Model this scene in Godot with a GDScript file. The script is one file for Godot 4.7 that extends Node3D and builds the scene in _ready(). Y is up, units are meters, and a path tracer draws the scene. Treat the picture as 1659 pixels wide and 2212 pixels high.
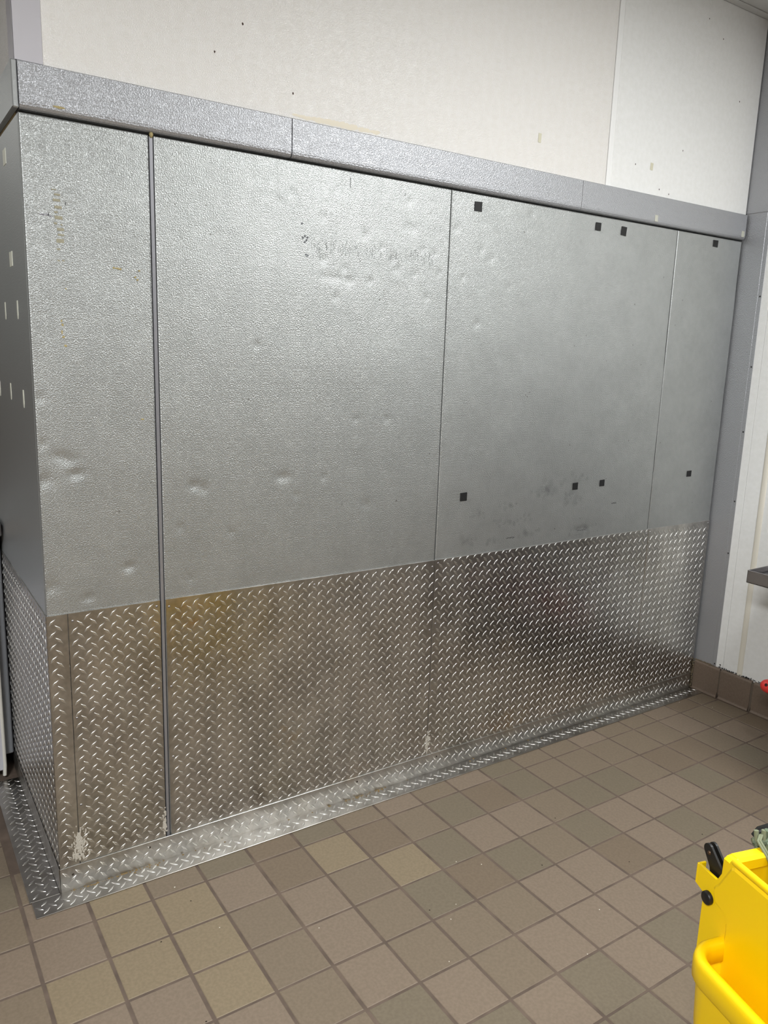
extends Node3D
# A kitchen corner: the embossed grey front of a walk-in cooler with a tread-plate dado, quarry-tile floor,
# white panelled right wall with a tiled skirting, and a yellow mop bucket. Metres, y up; the cooler front is z = 0,
# its left corner x = 0, the right wall x = W.

const W := 2.895          # right wall
const TOP := 2.064        # top of the grey cooler panels
const HEAD := 2.172       # top of the header trim
const PLATE := 0.829      # top of the tread plate
const CEIL := 2.935
const PITCH := 0.1588     # floor tiles
const TX := 0.2094        # a tile joint in x
const TZ := 0.1601        # a tile joint in z
const LUG := 0.0345       # pitch of the tread pattern

var M := {}
var rng := RandomNumberGenerator.new()
var names := {}


# ---------------------------------------------------------------- helpers
func numbered(n: String) -> String:
	var k: int = names.get(n, 0)
	names[n] = k + 1
	return n if k == 0 else "%s_%03d" % [n, k]

func thing(called: String, label: String, category: String, at := Vector3.ZERO, turn := 0.0, group := "") -> Node3D:
	var o := Node3D.new()
	o.name = numbered(called)
	add_child(o)
	o.position = at
	o.rotation.y = turn
	tag(o, label, category, group)
	return o

func tag(o: Node, label := "", category := "", group := "", kind := "") -> Node:
	for kv in [["label", label], ["category", category], ["group", group], ["kind", kind]]:
		if kv[1] != "":
			o.set_meta(kv[0], kv[1])
	return o

func structure(called: String, label: String) -> Node3D:
	var o := Node3D.new()
	o.name = called
	add_child(o)
	tag(o, label, "", "", "structure")
	return o

func st_new() -> SurfaceTool:
	var st := SurfaceTool.new()
	st.begin(Mesh.PRIMITIVE_TRIANGLES)
	st.set_smooth_group(-1)
	return st

func done(st: SurfaceTool) -> ArrayMesh:
	st.generate_normals()
	return st.commit()

func put(mesh: Mesh, called: String, mat: Material, parent: Node, at := Vector3.ZERO) -> MeshInstance3D:
	var o := MeshInstance3D.new()
	o.mesh = mesh
	o.material_override = mat
	if parent == self:
		o.name = numbered(called)
		add_child(o)
	else:
		o.name = called
		parent.add_child(o, true)
	o.position = at
	return o

func tri(st: SurfaceTool, a: Vector3, b: Vector3, c: Vector3) -> void:   # counter-clockwise from outside
	st.add_vertex(a)
	st.add_vertex(c)
	st.add_vertex(b)

func quad(st: SurfaceTool, a: Vector3, b: Vector3, c: Vector3, d: Vector3) -> void:
	tri(st, a, b, c)
	tri(st, a, c, d)

# a box with chamfered edges, min corner lo, max corner hi
func cbox(st: SurfaceTool, lo: Vector3, hi: Vector3, b := 0.0015, xf := Transform3D.IDENTITY) -> void:
	var c := (lo + hi) * 0.5
	var h := (hi - lo) * 0.5
	b = minf(b, minf(h.x, minf(h.y, h.z)) * 0.49)
	for ax in 3:
		var u := (ax + 1) % 3
		var v := (ax + 2) % 3
		for s in [-1.0, 1.0]:
			var q := []
			for k in [[-1, -1], [1, -1], [1, 1], [-1, 1]]:
				var p := Vector3.ZERO
				p[ax] = s * h[ax]
				p[u] = k[0] * (h[u] - b)
				p[v] = k[1] * (h[v] - b)
				q.append(xf * (c + p))
			if s > 0:
				quad(st, q[0], q[1], q[2], q[3])
			else:
				quad(st, q[3], q[2], q[1], q[0])
		# edges running along ax
		for su in [-1.0, 1.0]:
			for sv in [-1.0, 1.0]:
				var e := []
				for k in [[-1, 0], [1, 0], [1, 1], [-1, 1]]:
					var p := Vector3.ZERO
					p[ax] = k[0] * (h[ax] - b)
					p[u] = su * (h[u] - (b if k[1] == 1 else 0.0))
					p[v] = sv * (h[v] - (0.0 if k[1] == 1 else b))
					e.append(xf * (c + p))
				if su * sv > 0:
					quad(st, e[3], e[2], e[1], e[0])
				else:
					quad(st, e[0], e[1], e[2], e[3])
	for sx in [-1.0, 1.0]:
		for sy in [-1.0, 1.0]:
			for sz in [-1.0, 1.0]:
				var a := xf * (c + Vector3(sx * h.x, sy * (h.y - b), sz * (h.z - b)))
				var d := xf * (c + Vector3(sx * (h.x - b), sy * h.y, sz * (h.z - b)))
				var e := xf * (c + Vector3(sx * (h.x - b), sy * (h.y - b), sz * h.z))
				if sx * sy * sz > 0:
					tri(st, a, d, e)
				else:
					tri(st, a, e, d)

func box(lo: Vector3, hi: Vector3, b := 0.0015) -> ArrayMesh:
	var st := st_new()
	cbox(st, lo, hi, b)
	return done(st)

# a polygon (counter-clockwise in its own plane, axes ex, ey at o) extruded along ex x ey by t, with a chamfer b on the far face
func prism(st: SurfaceTool, poly: PackedVector2Array, o: Vector3, ex: Vector3, ey: Vector3, t: float, b := 0.0) -> void:
	var n := ex.cross(ey).normalized()
	if Geometry2D.is_polygon_clockwise(poly):
		poly.reverse()
	var inner := poly
	if b > 0.0:
		var off := Geometry2D.offset_polygon(poly, -b, Geometry2D.JOIN_MITER)
		if off.size() == 1 and off[0].size() == poly.size():
			inner = align(poly, off[0])
		else:
			b = 0.0
	var at := func(p: Vector2, z: float) -> Vector3: return o + ex * p.x + ey * p.y + n * z
	var cnt := poly.size()
	for lay in [[poly, 0.0, false], [inner, t, true]]:
		var pg: PackedVector2Array = lay[0]
		var idx := Geometry2D.triangulate_polygon(pg)
		for k in range(0, idx.size(), 3):
			var a := pg[idx[k]]
			var bb := pg[idx[k + 1]]
			var cc := pg[idx[k + 2]]
			if (bb - a).cross(cc - a) < 0.0:
				var sw := bb
				bb = cc
				cc = sw
			if lay[2]:
				tri(st, at.call(a, lay[1]), at.call(bb, lay[1]), at.call(cc, lay[1]))
			else:
				tri(st, at.call(a, lay[1]), at.call(cc, lay[1]), at.call(bb, lay[1]))
	for k in cnt:
		var j := (k + 1) % cnt
		quad(st, at.call(poly[k], 0.0), at.call(poly[j], 0.0), at.call(poly[j], t - b), at.call(poly[k], t - b))
		if b > 0.0:
			quad(st, at.call(poly[k], t - b), at.call(poly[j], t - b), at.call(inner[j], t), at.call(inner[k], t))

func align(a: PackedVector2Array, b: PackedVector2Array) -> PackedVector2Array:
	if Geometry2D.is_polygon_clockwise(b):
		b.reverse()
	var best := 0
	for k in b.size():
		if b[k].distance_to(a[0]) < b[best].distance_to(a[0]):
			best = k
	var r := PackedVector2Array()
	for k in b.size():
		r.append(b[(best + k) % b.size()])
	return r

# a tube along points, radius r (or per point), closed ends, smooth
func tube(st: SurfaceTool, pts: Array, r, seg := 8, flat := 1.0) -> void:
	st.set_smooth_group(1)
	var up := Vector3(0.137, 1, 0.071).normalized()
	var rings := []
	for k in pts.size():
		var d: Vector3 = (pts[mini(k + 1, pts.size() - 1)] - pts[maxi(k - 1, 0)]).normalized()
		var side := d.cross(up)
		if side.length() < 0.2:
			side = d.cross(Vector3.RIGHT)
		side = side.normalized()
		var nn := side.cross(d)
		var rad: float = r[k] if r is Array else r
		var ring := []
		for s in seg:
			var a := TAU * s / seg
			ring.append(pts[k] + side * cos(a) * rad + nn * sin(a) * rad * flat)
		rings.append(ring)
	for k in rings.size() - 1:
		for s in seg:
			var j := (s + 1) % seg
			quad(st, rings[k][s], rings[k + 1][s], rings[k + 1][j], rings[k][j])
	st.set_smooth_group(-1)
	for s in seg:
		var j := (s + 1) % seg
		tri(st, pts[0], rings[0][s], rings[0][j])
		tri(st, pts[-1], rings[-1][j], rings[-1][s])

# a surface of revolution about the axis ax at o: profile of (radius, along)
func lathe(st: SurfaceTool, prof: Array, o: Vector3, ax: Vector3, seg := 16) -> void:
	st.set_smooth_group(1)
	var s0 := ax.cross(Vector3(0.31, 0.47, 0.83)).normalized()
	var s1 := ax.cross(s0)
	for k in prof.size() - 1:
		for s in seg:
			var q := []
			for e in [[k, s], [k, s + 1], [k + 1, s + 1], [k + 1, s]]:
				var a = TAU * e[1] / seg
				q.append(o + ax * prof[e[0]].y + (s0 * cos(a) + s1 * sin(a)) * prof[e[0]].x)
			if prof[k].x < 1e-6:
				tri(st, q[0], q[2], q[3])
			elif prof[k + 1].x < 1e-6:
				tri(st, q[0], q[1], q[2])
			else:
				quad(st, q[0], q[1], q[2], q[3])
	st.set_smooth_group(-1)

func mat(c: Color, rough := 0.6, metal := 0.0) -> StandardMaterial3D:
	var m := StandardMaterial3D.new()
	m.albedo_color = c
	m.roughness = rough
	m.metallic = metal
	return m

func noise(freq: float, seed_: int, type := FastNoiseLite.TYPE_SIMPLEX_SMOOTH, oct := 3) -> FastNoiseLite:
	var n := FastNoiseLite.new()
	n.noise_type = type
	n.frequency = freq
	n.seed = seed_
	n.fractal_octaves = oct
	return n

# a noise picture that repeats without a seam: one quarter and its mirror images
func repeating(n: FastNoiseLite, size: int) -> Image:
	var h := size / 2
	var q := n.get_image(h, h)
	q.convert(Image.FORMAT_RGB8)
	var im := Image.create(size, size, false, Image.FORMAT_RGB8)
	for k in 4:
		var c: Image = q.duplicate()
		if k % 2 == 1:
			c.flip_x()
		if k > 1:
			c.flip_y()
		im.blit_rect(c, Rect2i(0, 0, h, h), Vector2i(h * (k % 2), h * (k / 2)))
	return im

func normal_from(img: Image, strength: float) -> ImageTexture:
	var i: Image = img.duplicate()
	i.convert(Image.FORMAT_L8)
	i.bump_map_to_normal_map(strength)
	return ImageTexture.create_from_image(i)

func world_tri(m: StandardMaterial3D, metres: float) -> void:
	m.uv1_triplanar = true
	m.uv1_world_triplanar = true
	m.uv1_triplanar_sharpness = 6.0
	m.uv1_scale = Vector3.ONE / metres

# grey-level speckle texture: mean 1 with +-amount, from a seamless noise
func mottled(freq: float, seed_: int, lo: Color, hi: Color, size := 512, oct := 4) -> ImageTexture:
	var im := repeating(noise(freq, seed_, FastNoiseLite.TYPE_SIMPLEX_SMOOTH, oct), size)
	im.convert(Image.FORMAT_RGB8)
	for y in size:
		for x in size:
			im.set_pixel(x, y, lo.lerp(hi, im.get_pixel(x, y).r))
	return ImageTexture.create_from_image(im)


# ---------------------------------------------------------------- materials
func make_materials() -> void:
	# embossed (stucco) sheet: short wormy bumps about 7 mm apart
	var worm := repeating(noise(0.045, 11, FastNoiseLite.TYPE_SIMPLEX_SMOOTH, 2), 1024)
	M.emboss_map = normal_from(worm, 5.0)
	var fine := repeating(noise(0.11, 5, FastNoiseLite.TYPE_SIMPLEX_SMOOTH, 3), 1024)
	M.fine_map = normal_from(fine, 3.0)

	M.panel = mat(Color(0.725, 0.735, 0.735), 0.43, 0.84)
	M.panel.normal_enabled = true
	M.panel.normal_texture = M.emboss_map
	M.panel.normal_scale = 0.75
	world_tri(M.panel, 0.21)
	M.panel.detail_enabled = true
	M.panel.detail_albedo = panel_marks()
	M.panel.detail_blend_mode = BaseMaterial3D.BLEND_MODE_MUL
	M.panel.detail_uv_layer = BaseMaterial3D.DETAIL_UV_2

	M.header = mat(Color(0.69, 0.695, 0.71), 0.43, 0.7)
	M.header.normal_enabled = true
	M.header.normal_texture = M.emboss_map
	M.header.normal_scale = 0.85
	world_tri(M.header, 0.24)

	M.side_panel = mat(M.panel.albedo_color, 0.43, 0.84)
	M.side_panel.normal_enabled = true
	M.side_panel.normal_texture = M.emboss_map
	M.side_panel.normal_scale = 0.3
	world_tri(M.side_panel, 0.21)

	M.white_gloss = mat(Color(0.895, 0.885, 0.873), 0.2)
	M.white_gloss.normal_enabled = true
	M.white_gloss.normal_texture = M.emboss_map
	M.white_gloss.normal_scale = 0.9
	M.white_gloss.albedo_texture = mottled(0.01, 31, Color(0.985, 0.982, 0.975), Color(1, 1, 1))
	world_tri(M.white_gloss, 0.17)
	M.white_matte = mat(Color(0.91, 0.91, 0.905), 0.55)
	M.white_matte.normal_enabled = true
	M.white_matte.normal_texture = M.fine_map
	M.white_matte.normal_scale = 0.35
	M.white_matte.albedo_texture = mottled(0.03, 32, Color(0.975, 0.975, 0.97), Color(1, 1, 1))
	world_tri(M.white_matte, 0.45)
	M.white_strip = mat(Color(0.918, 0.918, 0.913), 0.52)
	M.cream = mat(Color(0.86, 0.84, 0.79), 0.5)
	M.wall = mat(Color(0.54, 0.54, 0.53), 0.7)
	M.ceiling = mat(Color(0.74, 0.74, 0.73), 0.75)

	M.steel = mat(Color(0.66, 0.65, 0.655), 0.33, 1.0)
	M.core_foam = mat(Color(0.74, 0.68, 0.54), 0.9)
	M.dark_screw = mat(Color(0.16, 0.15, 0.15), 0.5)
	M.joint_metal = mat(Color(0.62, 0.62, 0.64), 0.42, 0.7)

	# tread plate: worn aluminium; marks on the sheet in UV2, fine scratches everywhere
	M.plate = mat(Color(0.84, 0.835, 0.825), 0.38, 1.0)
	M.plate.roughness_texture = mottled(0.012, 21, Color(0.72, 0.72, 0.72), Color(1, 1, 1), 512)
	world_tri(M.plate, 0.8)
	M.plate.detail_enabled = true
	M.plate.detail_albedo = plate_marks()
	M.plate.detail_blend_mode = BaseMaterial3D.BLEND_MODE_MUL
	M.plate.detail_uv_layer = BaseMaterial3D.DETAIL_UV_2
	M.plate_plain = mat(Color(0.76, 0.75, 0.735), 0.38, 1.0)
	M.plate_plain.albedo_texture = mottled(0.01, 25, Color(0.80, 0.785, 0.76), Color(1, 1, 1), 512)
	M.plate_plain.roughness_texture = M.plate.roughness_texture
	world_tri(M.plate_plain, 0.6)
	M.lug = mat(Color(0.87, 0.865, 0.85), 0.28, 1.0)
	M.deposit = mat(Color(0.70, 0.675, 0.63), 0.95)
	M.grime = mat(Color(0.20, 0.17, 0.13), 0.9)
	M.rust = mat(Color(0.47, 0.39, 0.25), 0.9)

	# quarry tiles: five body colours, one grain
	M.tiles = []
	var grain := mottled(0.06, 41, Color(0.90, 0.895, 0.885), Color(1, 1, 1), 512, 5)
	var blotch := normal_from(repeating(noise(0.05, 44, FastNoiseLite.TYPE_SIMPLEX_SMOOTH, 4), 512), 1.2)
	for c in [Color(0.482, 0.428, 0.362), Color(0.507, 0.448, 0.387), Color(0.528, 0.471, 0.382), Color(0.456, 0.414, 0.347), Color(0.462, 0.404, 0.338)]:
		var m := mat(c, 0.52)
		m.albedo_texture = grain
		m.normal_enabled = true
		m.normal_texture = blotch
		m.normal_scale = 0.25
		world_tri(m, 0.37)
		M.tiles.append(m)
	M.grout = mat(Color(0.42, 0.36, 0.315), 0.9)
	M.grout.albedo_texture = mottled(0.02, 46, Color(0.78, 0.78, 0.78), Color(1, 1, 1), 256)
	world_tri(M.grout, 0.5)
	M.skirting = mat(Color(0.435, 0.375, 0.325), 0.45)
	M.skirting.albedo_texture = grain
	world_tri(M.skirting, 0.37)
	M.skirting_grout = mat(Color(0.36, 0.32, 0.28), 0.9)

	M.tape = mat(Color(0.06, 0.06, 0.065), 0.6)
	M.cream_tape = mat(Color(0.80, 0.785, 0.70), 0.55)
	M.grey_tape = mat(Color(0.74, 0.74, 0.69), 0.5)
	M.white_tape = mat(Color(0.90, 0.90, 0.84), 0.4)
	M.residue = mat(Color(0.60, 0.58, 0.50), 0.7)
	M.yellow_spot = mat(Color(0.64, 0.58, 0.40), 0.7)
	M.yellow = mat(Color(0.99, 0.825, 0.0), 0.38)
	M.yellow.subsurf_scatter_enabled = true
	M.yellow.subsurf_scatter_strength = 0.06
	M.black_plastic = mat(Color(0.085, 0.083, 0.08), 0.42)
	M.rivet = mat(Color(0.40, 0.32, 0.25), 0.45, 0.8)
	M.yarn = mat(Color(0.50, 0.52, 0.42), 0.95)
	M.yarn_dark = mat(Color(0.40, 0.45, 0.37), 0.95)
	M.red = mat(Color(0.88, 0.22, 0.21), 0.35)
	M.grey_plastic = mat(Color(0.33, 0.34, 0.35), 0.6)
	M.cabinet = mat(Color(0.50, 0.51, 0.53), 0.5, 0.3)
	M.cabinet_door = mat(Color(0.74, 0.74, 0.77), 0.45)
	M.bumper = mat(Color(0.84, 0.83, 0.80), 0.5)
	M.fixture = mat(Color(0.85, 0.85, 0.85), 0.5)
	M.glow = mat(Color(0.9, 0.9, 0.9), 0.6)
	M.glow.emission_enabled = true
	M.glow.emission = Color(1.0, 0.985, 0.95)
	M.glow.emission_energy_multiplier = 4.0

# marks on the grey panels (scuffs, smudges, wiped patches): 1 px = 2 mm, covers x 0..2.9, y 0.8..2.07
func panel_marks() -> ImageTexture:
	var w := 1450
	var h := 640
	var n1 := noise(0.012, 3, FastNoiseLite.TYPE_SIMPLEX_SMOOTH, 4)
	var n2 := noise(0.05, 4, FastNoiseLite.TYPE_SIMPLEX_SMOOTH, 3)
	var im := Image.create(w, h, false, Image.FORMAT_RGB8)
	for y in h:
		for x in w:
			var v := 0.965 + 0.03 * n1.get_noise_2d(x, y) + 0.02 * n2.get_noise_2d(x, y)
			im.set_pixel(x, y, Color(v, v, v * 0.995))
	# a band of rubbed upright ticks across the second panel
	for k in 230:
		var x := rng.randf_range(0.775, 1.225)
		var yy := 1.846 + 0.012 * rng.randfn() + 0.012 * (x - 0.8)
		var ln := rng.randi_range(3, 9)
		streak(im, x, yy, 0, ln, rng.randf_range(0.78, 0.93))
	for q in [[0.745, 1.861], [0.752, 1.866], [0.757, 1.856], [0.760, 1.863], [0.752, 1.850], [0.756, 1.815], [0.762, 1.813], [0.742, 1.90]]:
		blob(im, q[0], q[1], 0.0035, Color(0.40, 0.40, 0.42), 0.9)
	# smudges low on the third panel
	for q in [[1.784, 1.043, 0.02], [1.80, 1.03, 0.012], [1.967, 0.993, 0.022], [1.93, 1.02, 0.013], [1.622, 1.001, 0.016], [1.466, 0.979, 0.012], [1.727, 0.884, 0.018], [1.45, 0.885, 0.02], [1.541, 0.868, 0.015], [2.063, 0.868, 0.02], [2.03, 0.872, 0.02], [1.99, 0.874, 0.016], [1.65, 0.93, 0.014], [1.70, 0.95, 0.016], [1.58, 0.94, 0.012], [1.86, 1.06, 0.03], [2.0, 1.08, 0.018]]:
		for k in 9:
			blob(im, q[0] + rng.randfn() * q[2] * 1.6, q[1] + rng.randfn() * q[2] * 0.6, rng.randf_range(0.3, 0.7) * q[2], Color(0.72, 0.72, 0.72), 0.16)
	for q in [[2.19, 0.962, 0.03], [2.0, 0.866, 0.05], [1.62, 0.873, 0.04]]:
		for k in 12:
			blob(im, q[0] + q[2] * k / 12.0, q[1] + 0.0015 * rng.randfn(), 0.0022, Color(0.5, 0.5, 0.5), 0.7)
	# pale wiped patches
	for q in [[1.35, 0.862, 0.03], [1.41, 0.868, 0.025], [1.26, 1.1, 0.03], [1.255, 1.05, 0.02], [1.87, 1.05, 0.02], [2.30, 0.93, 0.02]]:
		for k in 6:
			blob(im, q[0] + rng.randfn() * q[2] * 0.6, q[1] + rng.randfn() * q[2] * 0.4, q[2] * 0.5, Color(1, 1, 1), 0.5)
	# stray dots and hairline scratches
	for k in 60:
		blob(im, rng.randf_range(0.05, 2.85), rng.randf_range(0.84, 2.04), rng.randf_range(0.001, 0.003), Color(0.5, 0.48, 0.45), 0.6)
	for q in [[0.902, 2.045, 14], [1.10, 2.03, 5], [0.095, 1.875, 4], [0.055, 1.845, 3]]:
		streak(im, q[0], q[1], 0, q[2], 0.45)
	for k in 7:
		blob(im, 0.035 + 0.004 * k, 1.842 + 0.002 * rng.randfn(), 0.002, Color(0.50, 0.46, 0.55), 0.5)
	return ImageTexture.create_from_image(im)

func streak(im: Image, x: float, y: float, dx: int, ln: int, v: float) -> void:
	var px := int(x * 500)
	var py := int((2.07 - y) * 500)
	for k in ln:
		var c := Vector2i(px + dx * k / 3, py + k)
		if c.x >= 0 and c.y >= 0 and c.x < im.get_width() and c.y < im.get_height():
			im.set_pixelv(c, im.get_pixelv(c) * Color(v, v, v))

func blob(im: Image, x: float, y: float, r: float, c: Color, a: float, top := 2.07) -> void:
	var pr := maxf(r * 500, 0.8)
	var cx := x * 500
	var cy := (top - y) * 500
	for py in range(int(cy - pr * 1.3), int(cy + pr * 1.3) + 2):
		for px in range(int(cx - pr * 1.3), int(cx + pr * 1.3) + 2):
			if px < 0 or py < 0 or px >= im.get_width() or py >= im.get_height():
				continue
			var d := Vector2(px - cx, py - cy).length() / pr
			var edge := 1.0 + 0.35 * sin(px * 1.7 + cy) * cos(py * 2.3 + cx)
			if d < edge:
				var k := a * clampf((edge - d) * 3.0, 0, 1)
				im.set_pixel(px, py, im.get_pixel(px, py).lerp(im.get_pixel(px, py) * c, k))

# stains and wear on the tread plates: 1 px = 2 mm, covers x 0..2.9, y 0..0.83
func plate_marks() -> ImageTexture:
	var w := 1450
	var h := 415
	var n1 := noise(0.010, 13, FastNoiseLite.TYPE_SIMPLEX_SMOOTH, 4)
	var n2 := noise(0.09, 14, FastNoiseLite.TYPE_SIMPLEX_SMOOTH, 3)
	var n3 := noise(0.02, 15, FastNoiseLite.TYPE_SIMPLEX_SMOOTH, 3)
	var im := Image.create(w, h, false, Image.FORMAT_RGB8)
	for y in h:
		for x in w:
			var v := 0.88 + 0.11 * n1.get_noise_2d(x * 1.4, y * 0.7) + 0.07 * n2.get_noise_2d(x, y)
			var warm := 0.5 + 0.5 * n3.get_noise_2d(x, y * 0.8)
			im.set_pixel(x, y, Color(v, v * lerpf(1.0, 0.992, warm), v * lerpf(1.0, 0.975, warm)))
	# tan film by the wide joint and low on the third plate
	for q in [[0.38, 0.80, 0.030, 16], [0.42, 0.80, 0.02, 8], [0.36, 0.735, 0.026, 14], [0.40, 0.75, 0.02, 8], [0.293, 0.755, 0.018, 10], [0.30, 0.70, 0.014, 6], [1.70, 0.115, 0.035, 18], [1.62, 0.12, 0.03, 10], [1.78, 0.12, 0.03, 10], [1.67, 0.60, 0.03, 10], [1.66, 0.45, 0.03, 10], [0.70, 0.30, 0.03, 10], [0.98, 0.10, 0.03, 8]]:
		for k in q[3]:
			blob(im, q[0] + rng.randfn() * q[2], q[1] + rng.randfn() * q[2] * 0.7, rng.randf_range(0.25, 0.8) * q[2], Color(1.0, 0.91, 0.74), 0.12, 0.83)
	# dark scuffs near the floor
	for q in [[0.13, 0.12, 0.03], [0.09, 0.17, 0.02], [0.20, 0.13, 0.03], [0.9, 0.2, 0.05], [1.3, 0.16, 0.03], [0.62, 0.14, 0.06], [0.44, 0.60, 0.04], [1.92, 0.55, 0.06], [1.93, 0.40, 0.05], [2.80, 0.55, 0.04]]:
		for k in 14:
			blob(im, q[0] + rng.randfn() * q[2], q[1] + rng.randfn() * q[2] * 0.6, rng.randf_range(0.2, 0.6) * q[2], Color(0.74, 0.72, 0.69), 0.13, 0.83)
	# pale dried runs trickling down round the lugs
	for q in [[0.345, 0.74, 0.26], [0.372, 0.74, 0.22], [0.415, 0.70, 0.26], [0.44, 0.66, 0.22], [0.475, 0.75, 0.30], [0.53, 0.78, 0.3], [0.56, 0.74, 0.3], [0.63, 0.77, 0.28], [0.69, 0.30, 0.10], [0.76, 0.80, 0.3], [0.16, 0.77, 0.12], [0.19, 0.76, 0.13], [0.80, 0.42, 0.3], [0.11, 0.70, 0.15], [0.89, 0.8, 0.35]]:
		var x: float = q[0]
		var yy: float = q[1]
		while yy > q[1] - q[2]:
			x += 0.0016 * signf(sin(yy * 180.0 + q[0] * 50.0))
			blob(im, x, yy, 0.0013, Color(1.25, 1.24, 1.2), 0.45, 0.83)
			yy -= 0.002
	return ImageTexture.create_from_image(im)


# ---------------------------------------------------------------- cooler panels
# an embossed sheet with dents, x0..x1 by y0..y1 at z = 0, returned edges 45 mm deep; UV2 on the marks picture
func dented_panel(x0: float, x1: float, y0: float, y1: float, dents: Array) -> ArrayMesh:
	var e := 0.003
	var nx := int((x1 - x0) / 0.009)
	var ny := int((y1 - y0) / 0.009)
	var hgt := PackedFloat32Array()
	hgt.resize((nx + 1) * (ny + 1))
	var sx := (x1 - x0 - 2 * e) / nx
	var sy := (y1 - y0 - 2 * e) / ny
	var wav := noise(2.2, int(x0 * 100) + 7, FastNoiseLite.TYPE_SIMPLEX_SMOOTH, 2)
	for j in ny + 1:
		for i in nx + 1:
			hgt[j * (nx + 1) + i] = 0.0012 * wav.get_noise_2d(x0 + i * sx, y0 + j * sy)
	for d in dents:
		var r: float = d[2] * 2.6
		for j in range(maxi(0, int((d[1] - r - y0) / sy)), mini(ny, int((d[1] + r - y0) / sy)) + 1):
			for i in range(maxi(0, int((d[0] - r - x0) / sx)), mini(nx, int((d[0] + r - x0) / sx)) + 1):
				var q := Vector2((x0 + e + i * sx - d[0]) / d[2], (y0 + e + j * sy - d[1]) / (d[2] * d[4])).length_squared()
				hgt[j * (nx + 1) + i] -= d[3] * exp(-q)
	var V := PackedVector3Array()
	var N := PackedVector3Array()
	var U := PackedVector2Array()
	var I := PackedInt32Array()
	var uv := func(x: float, y: float) -> Vector2: return Vector2(x / 2.9, (2.07 - y) / 1.28)
	for j in ny + 1:
		for i in nx + 1:
			var x := x0 + e + i * sx
			var y := y0 + e + j * sy
			var a := hgt[j * (nx + 1) + mini(i + 1, nx)] - hgt[j * (nx + 1) + maxi(i - 1, 0)]
			var b := hgt[mini(j + 1, ny) * (nx + 1) + i] - hgt[maxi(j - 1, 0) * (nx + 1) + i]
			V.append(Vector3(x, y, hgt[j * (nx + 1) + i]))
			N.append(Vector3(-a / (2 * sx), -b / (2 * sy), 1).normalized())
			U.append(uv.call(x, y))
	for j in ny:
		for i in nx:
			var a := j * (nx + 1) + i
			I.append_array([a, a + nx + 2, a + 1, a, a + nx + 1, a + nx + 2])
	# rolled edges
	var add := func(p: Vector3, n: Vector3) -> void:
		V.append(p)
		N.append(n)
		U.append(uv.call(p.x, p.y))
	for side in [[Vector3(x0, y0, 0), Vector3(x1, y0, 0), Vector3(0, -1, 0)], [Vector3(x1, y0, 0), Vector3(x1, y1, 0), Vector3(1, 0, 0)], [Vector3(x1, y1, 0), Vector3(x0, y1, 0), Vector3(0, 1, 0)], [Vector3(x0, y1, 0), Vector3(x0, y0, 0), Vector3(-1, 0, 0)]]:
		var n: Vector3 = side[2]
		var t: Vector3 = (side[1] - side[0]).normalized()
		var a: Vector3 = side[0]
		var b: Vector3 = side[1]
		var k := V.size()
		add.call(a - n * e + t * e + Vector3(0, 0, 0.0004), (n * 0.3 + Vector3.BACK).normalized())
		add.call(b - n * e - t * e + Vector3(0, 0, 0.0004), (n * 0.3 + Vector3.BACK).normalized())
		add.call(a - n * e * 0.2 + t * e * 0.2 - Vector3(0, 0, 0.0012), (n + Vector3.BACK).normalized())
		add.call(b - n * e * 0.2 - t * e * 0.2 - Vector3(0, 0, 0.0012), (n + Vector3.BACK).normalized())
		add.call(a - Vector3(0, 0, 0.004), n)
		add.call(b - Vector3(0, 0, 0.004), n)
		add.call(a - Vector3(0, 0, 0.045), n)
		add.call(b - Vector3(0, 0, 0.045), n)
		for q in [0, 2, 4]:
			I.append_array([k + q, k + q + 1, k + q + 3, k + q, k + q + 3, k + q + 2])
	var arr := []
	arr.resize(Mesh.ARRAY_MAX)
	arr[Mesh.ARRAY_VERTEX] = V
	arr[Mesh.ARRAY_NORMAL] = N
	arr[Mesh.ARRAY_TEX_UV] = U
	arr[Mesh.ARRAY_TEX_UV2] = U
	arr[Mesh.ARRAY_INDEX] = I
	var m := ArrayMesh.new()
	m.add_surface_from_arrays(Mesh.PRIMITIVE_TRIANGLES, arr)
	return m

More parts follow.
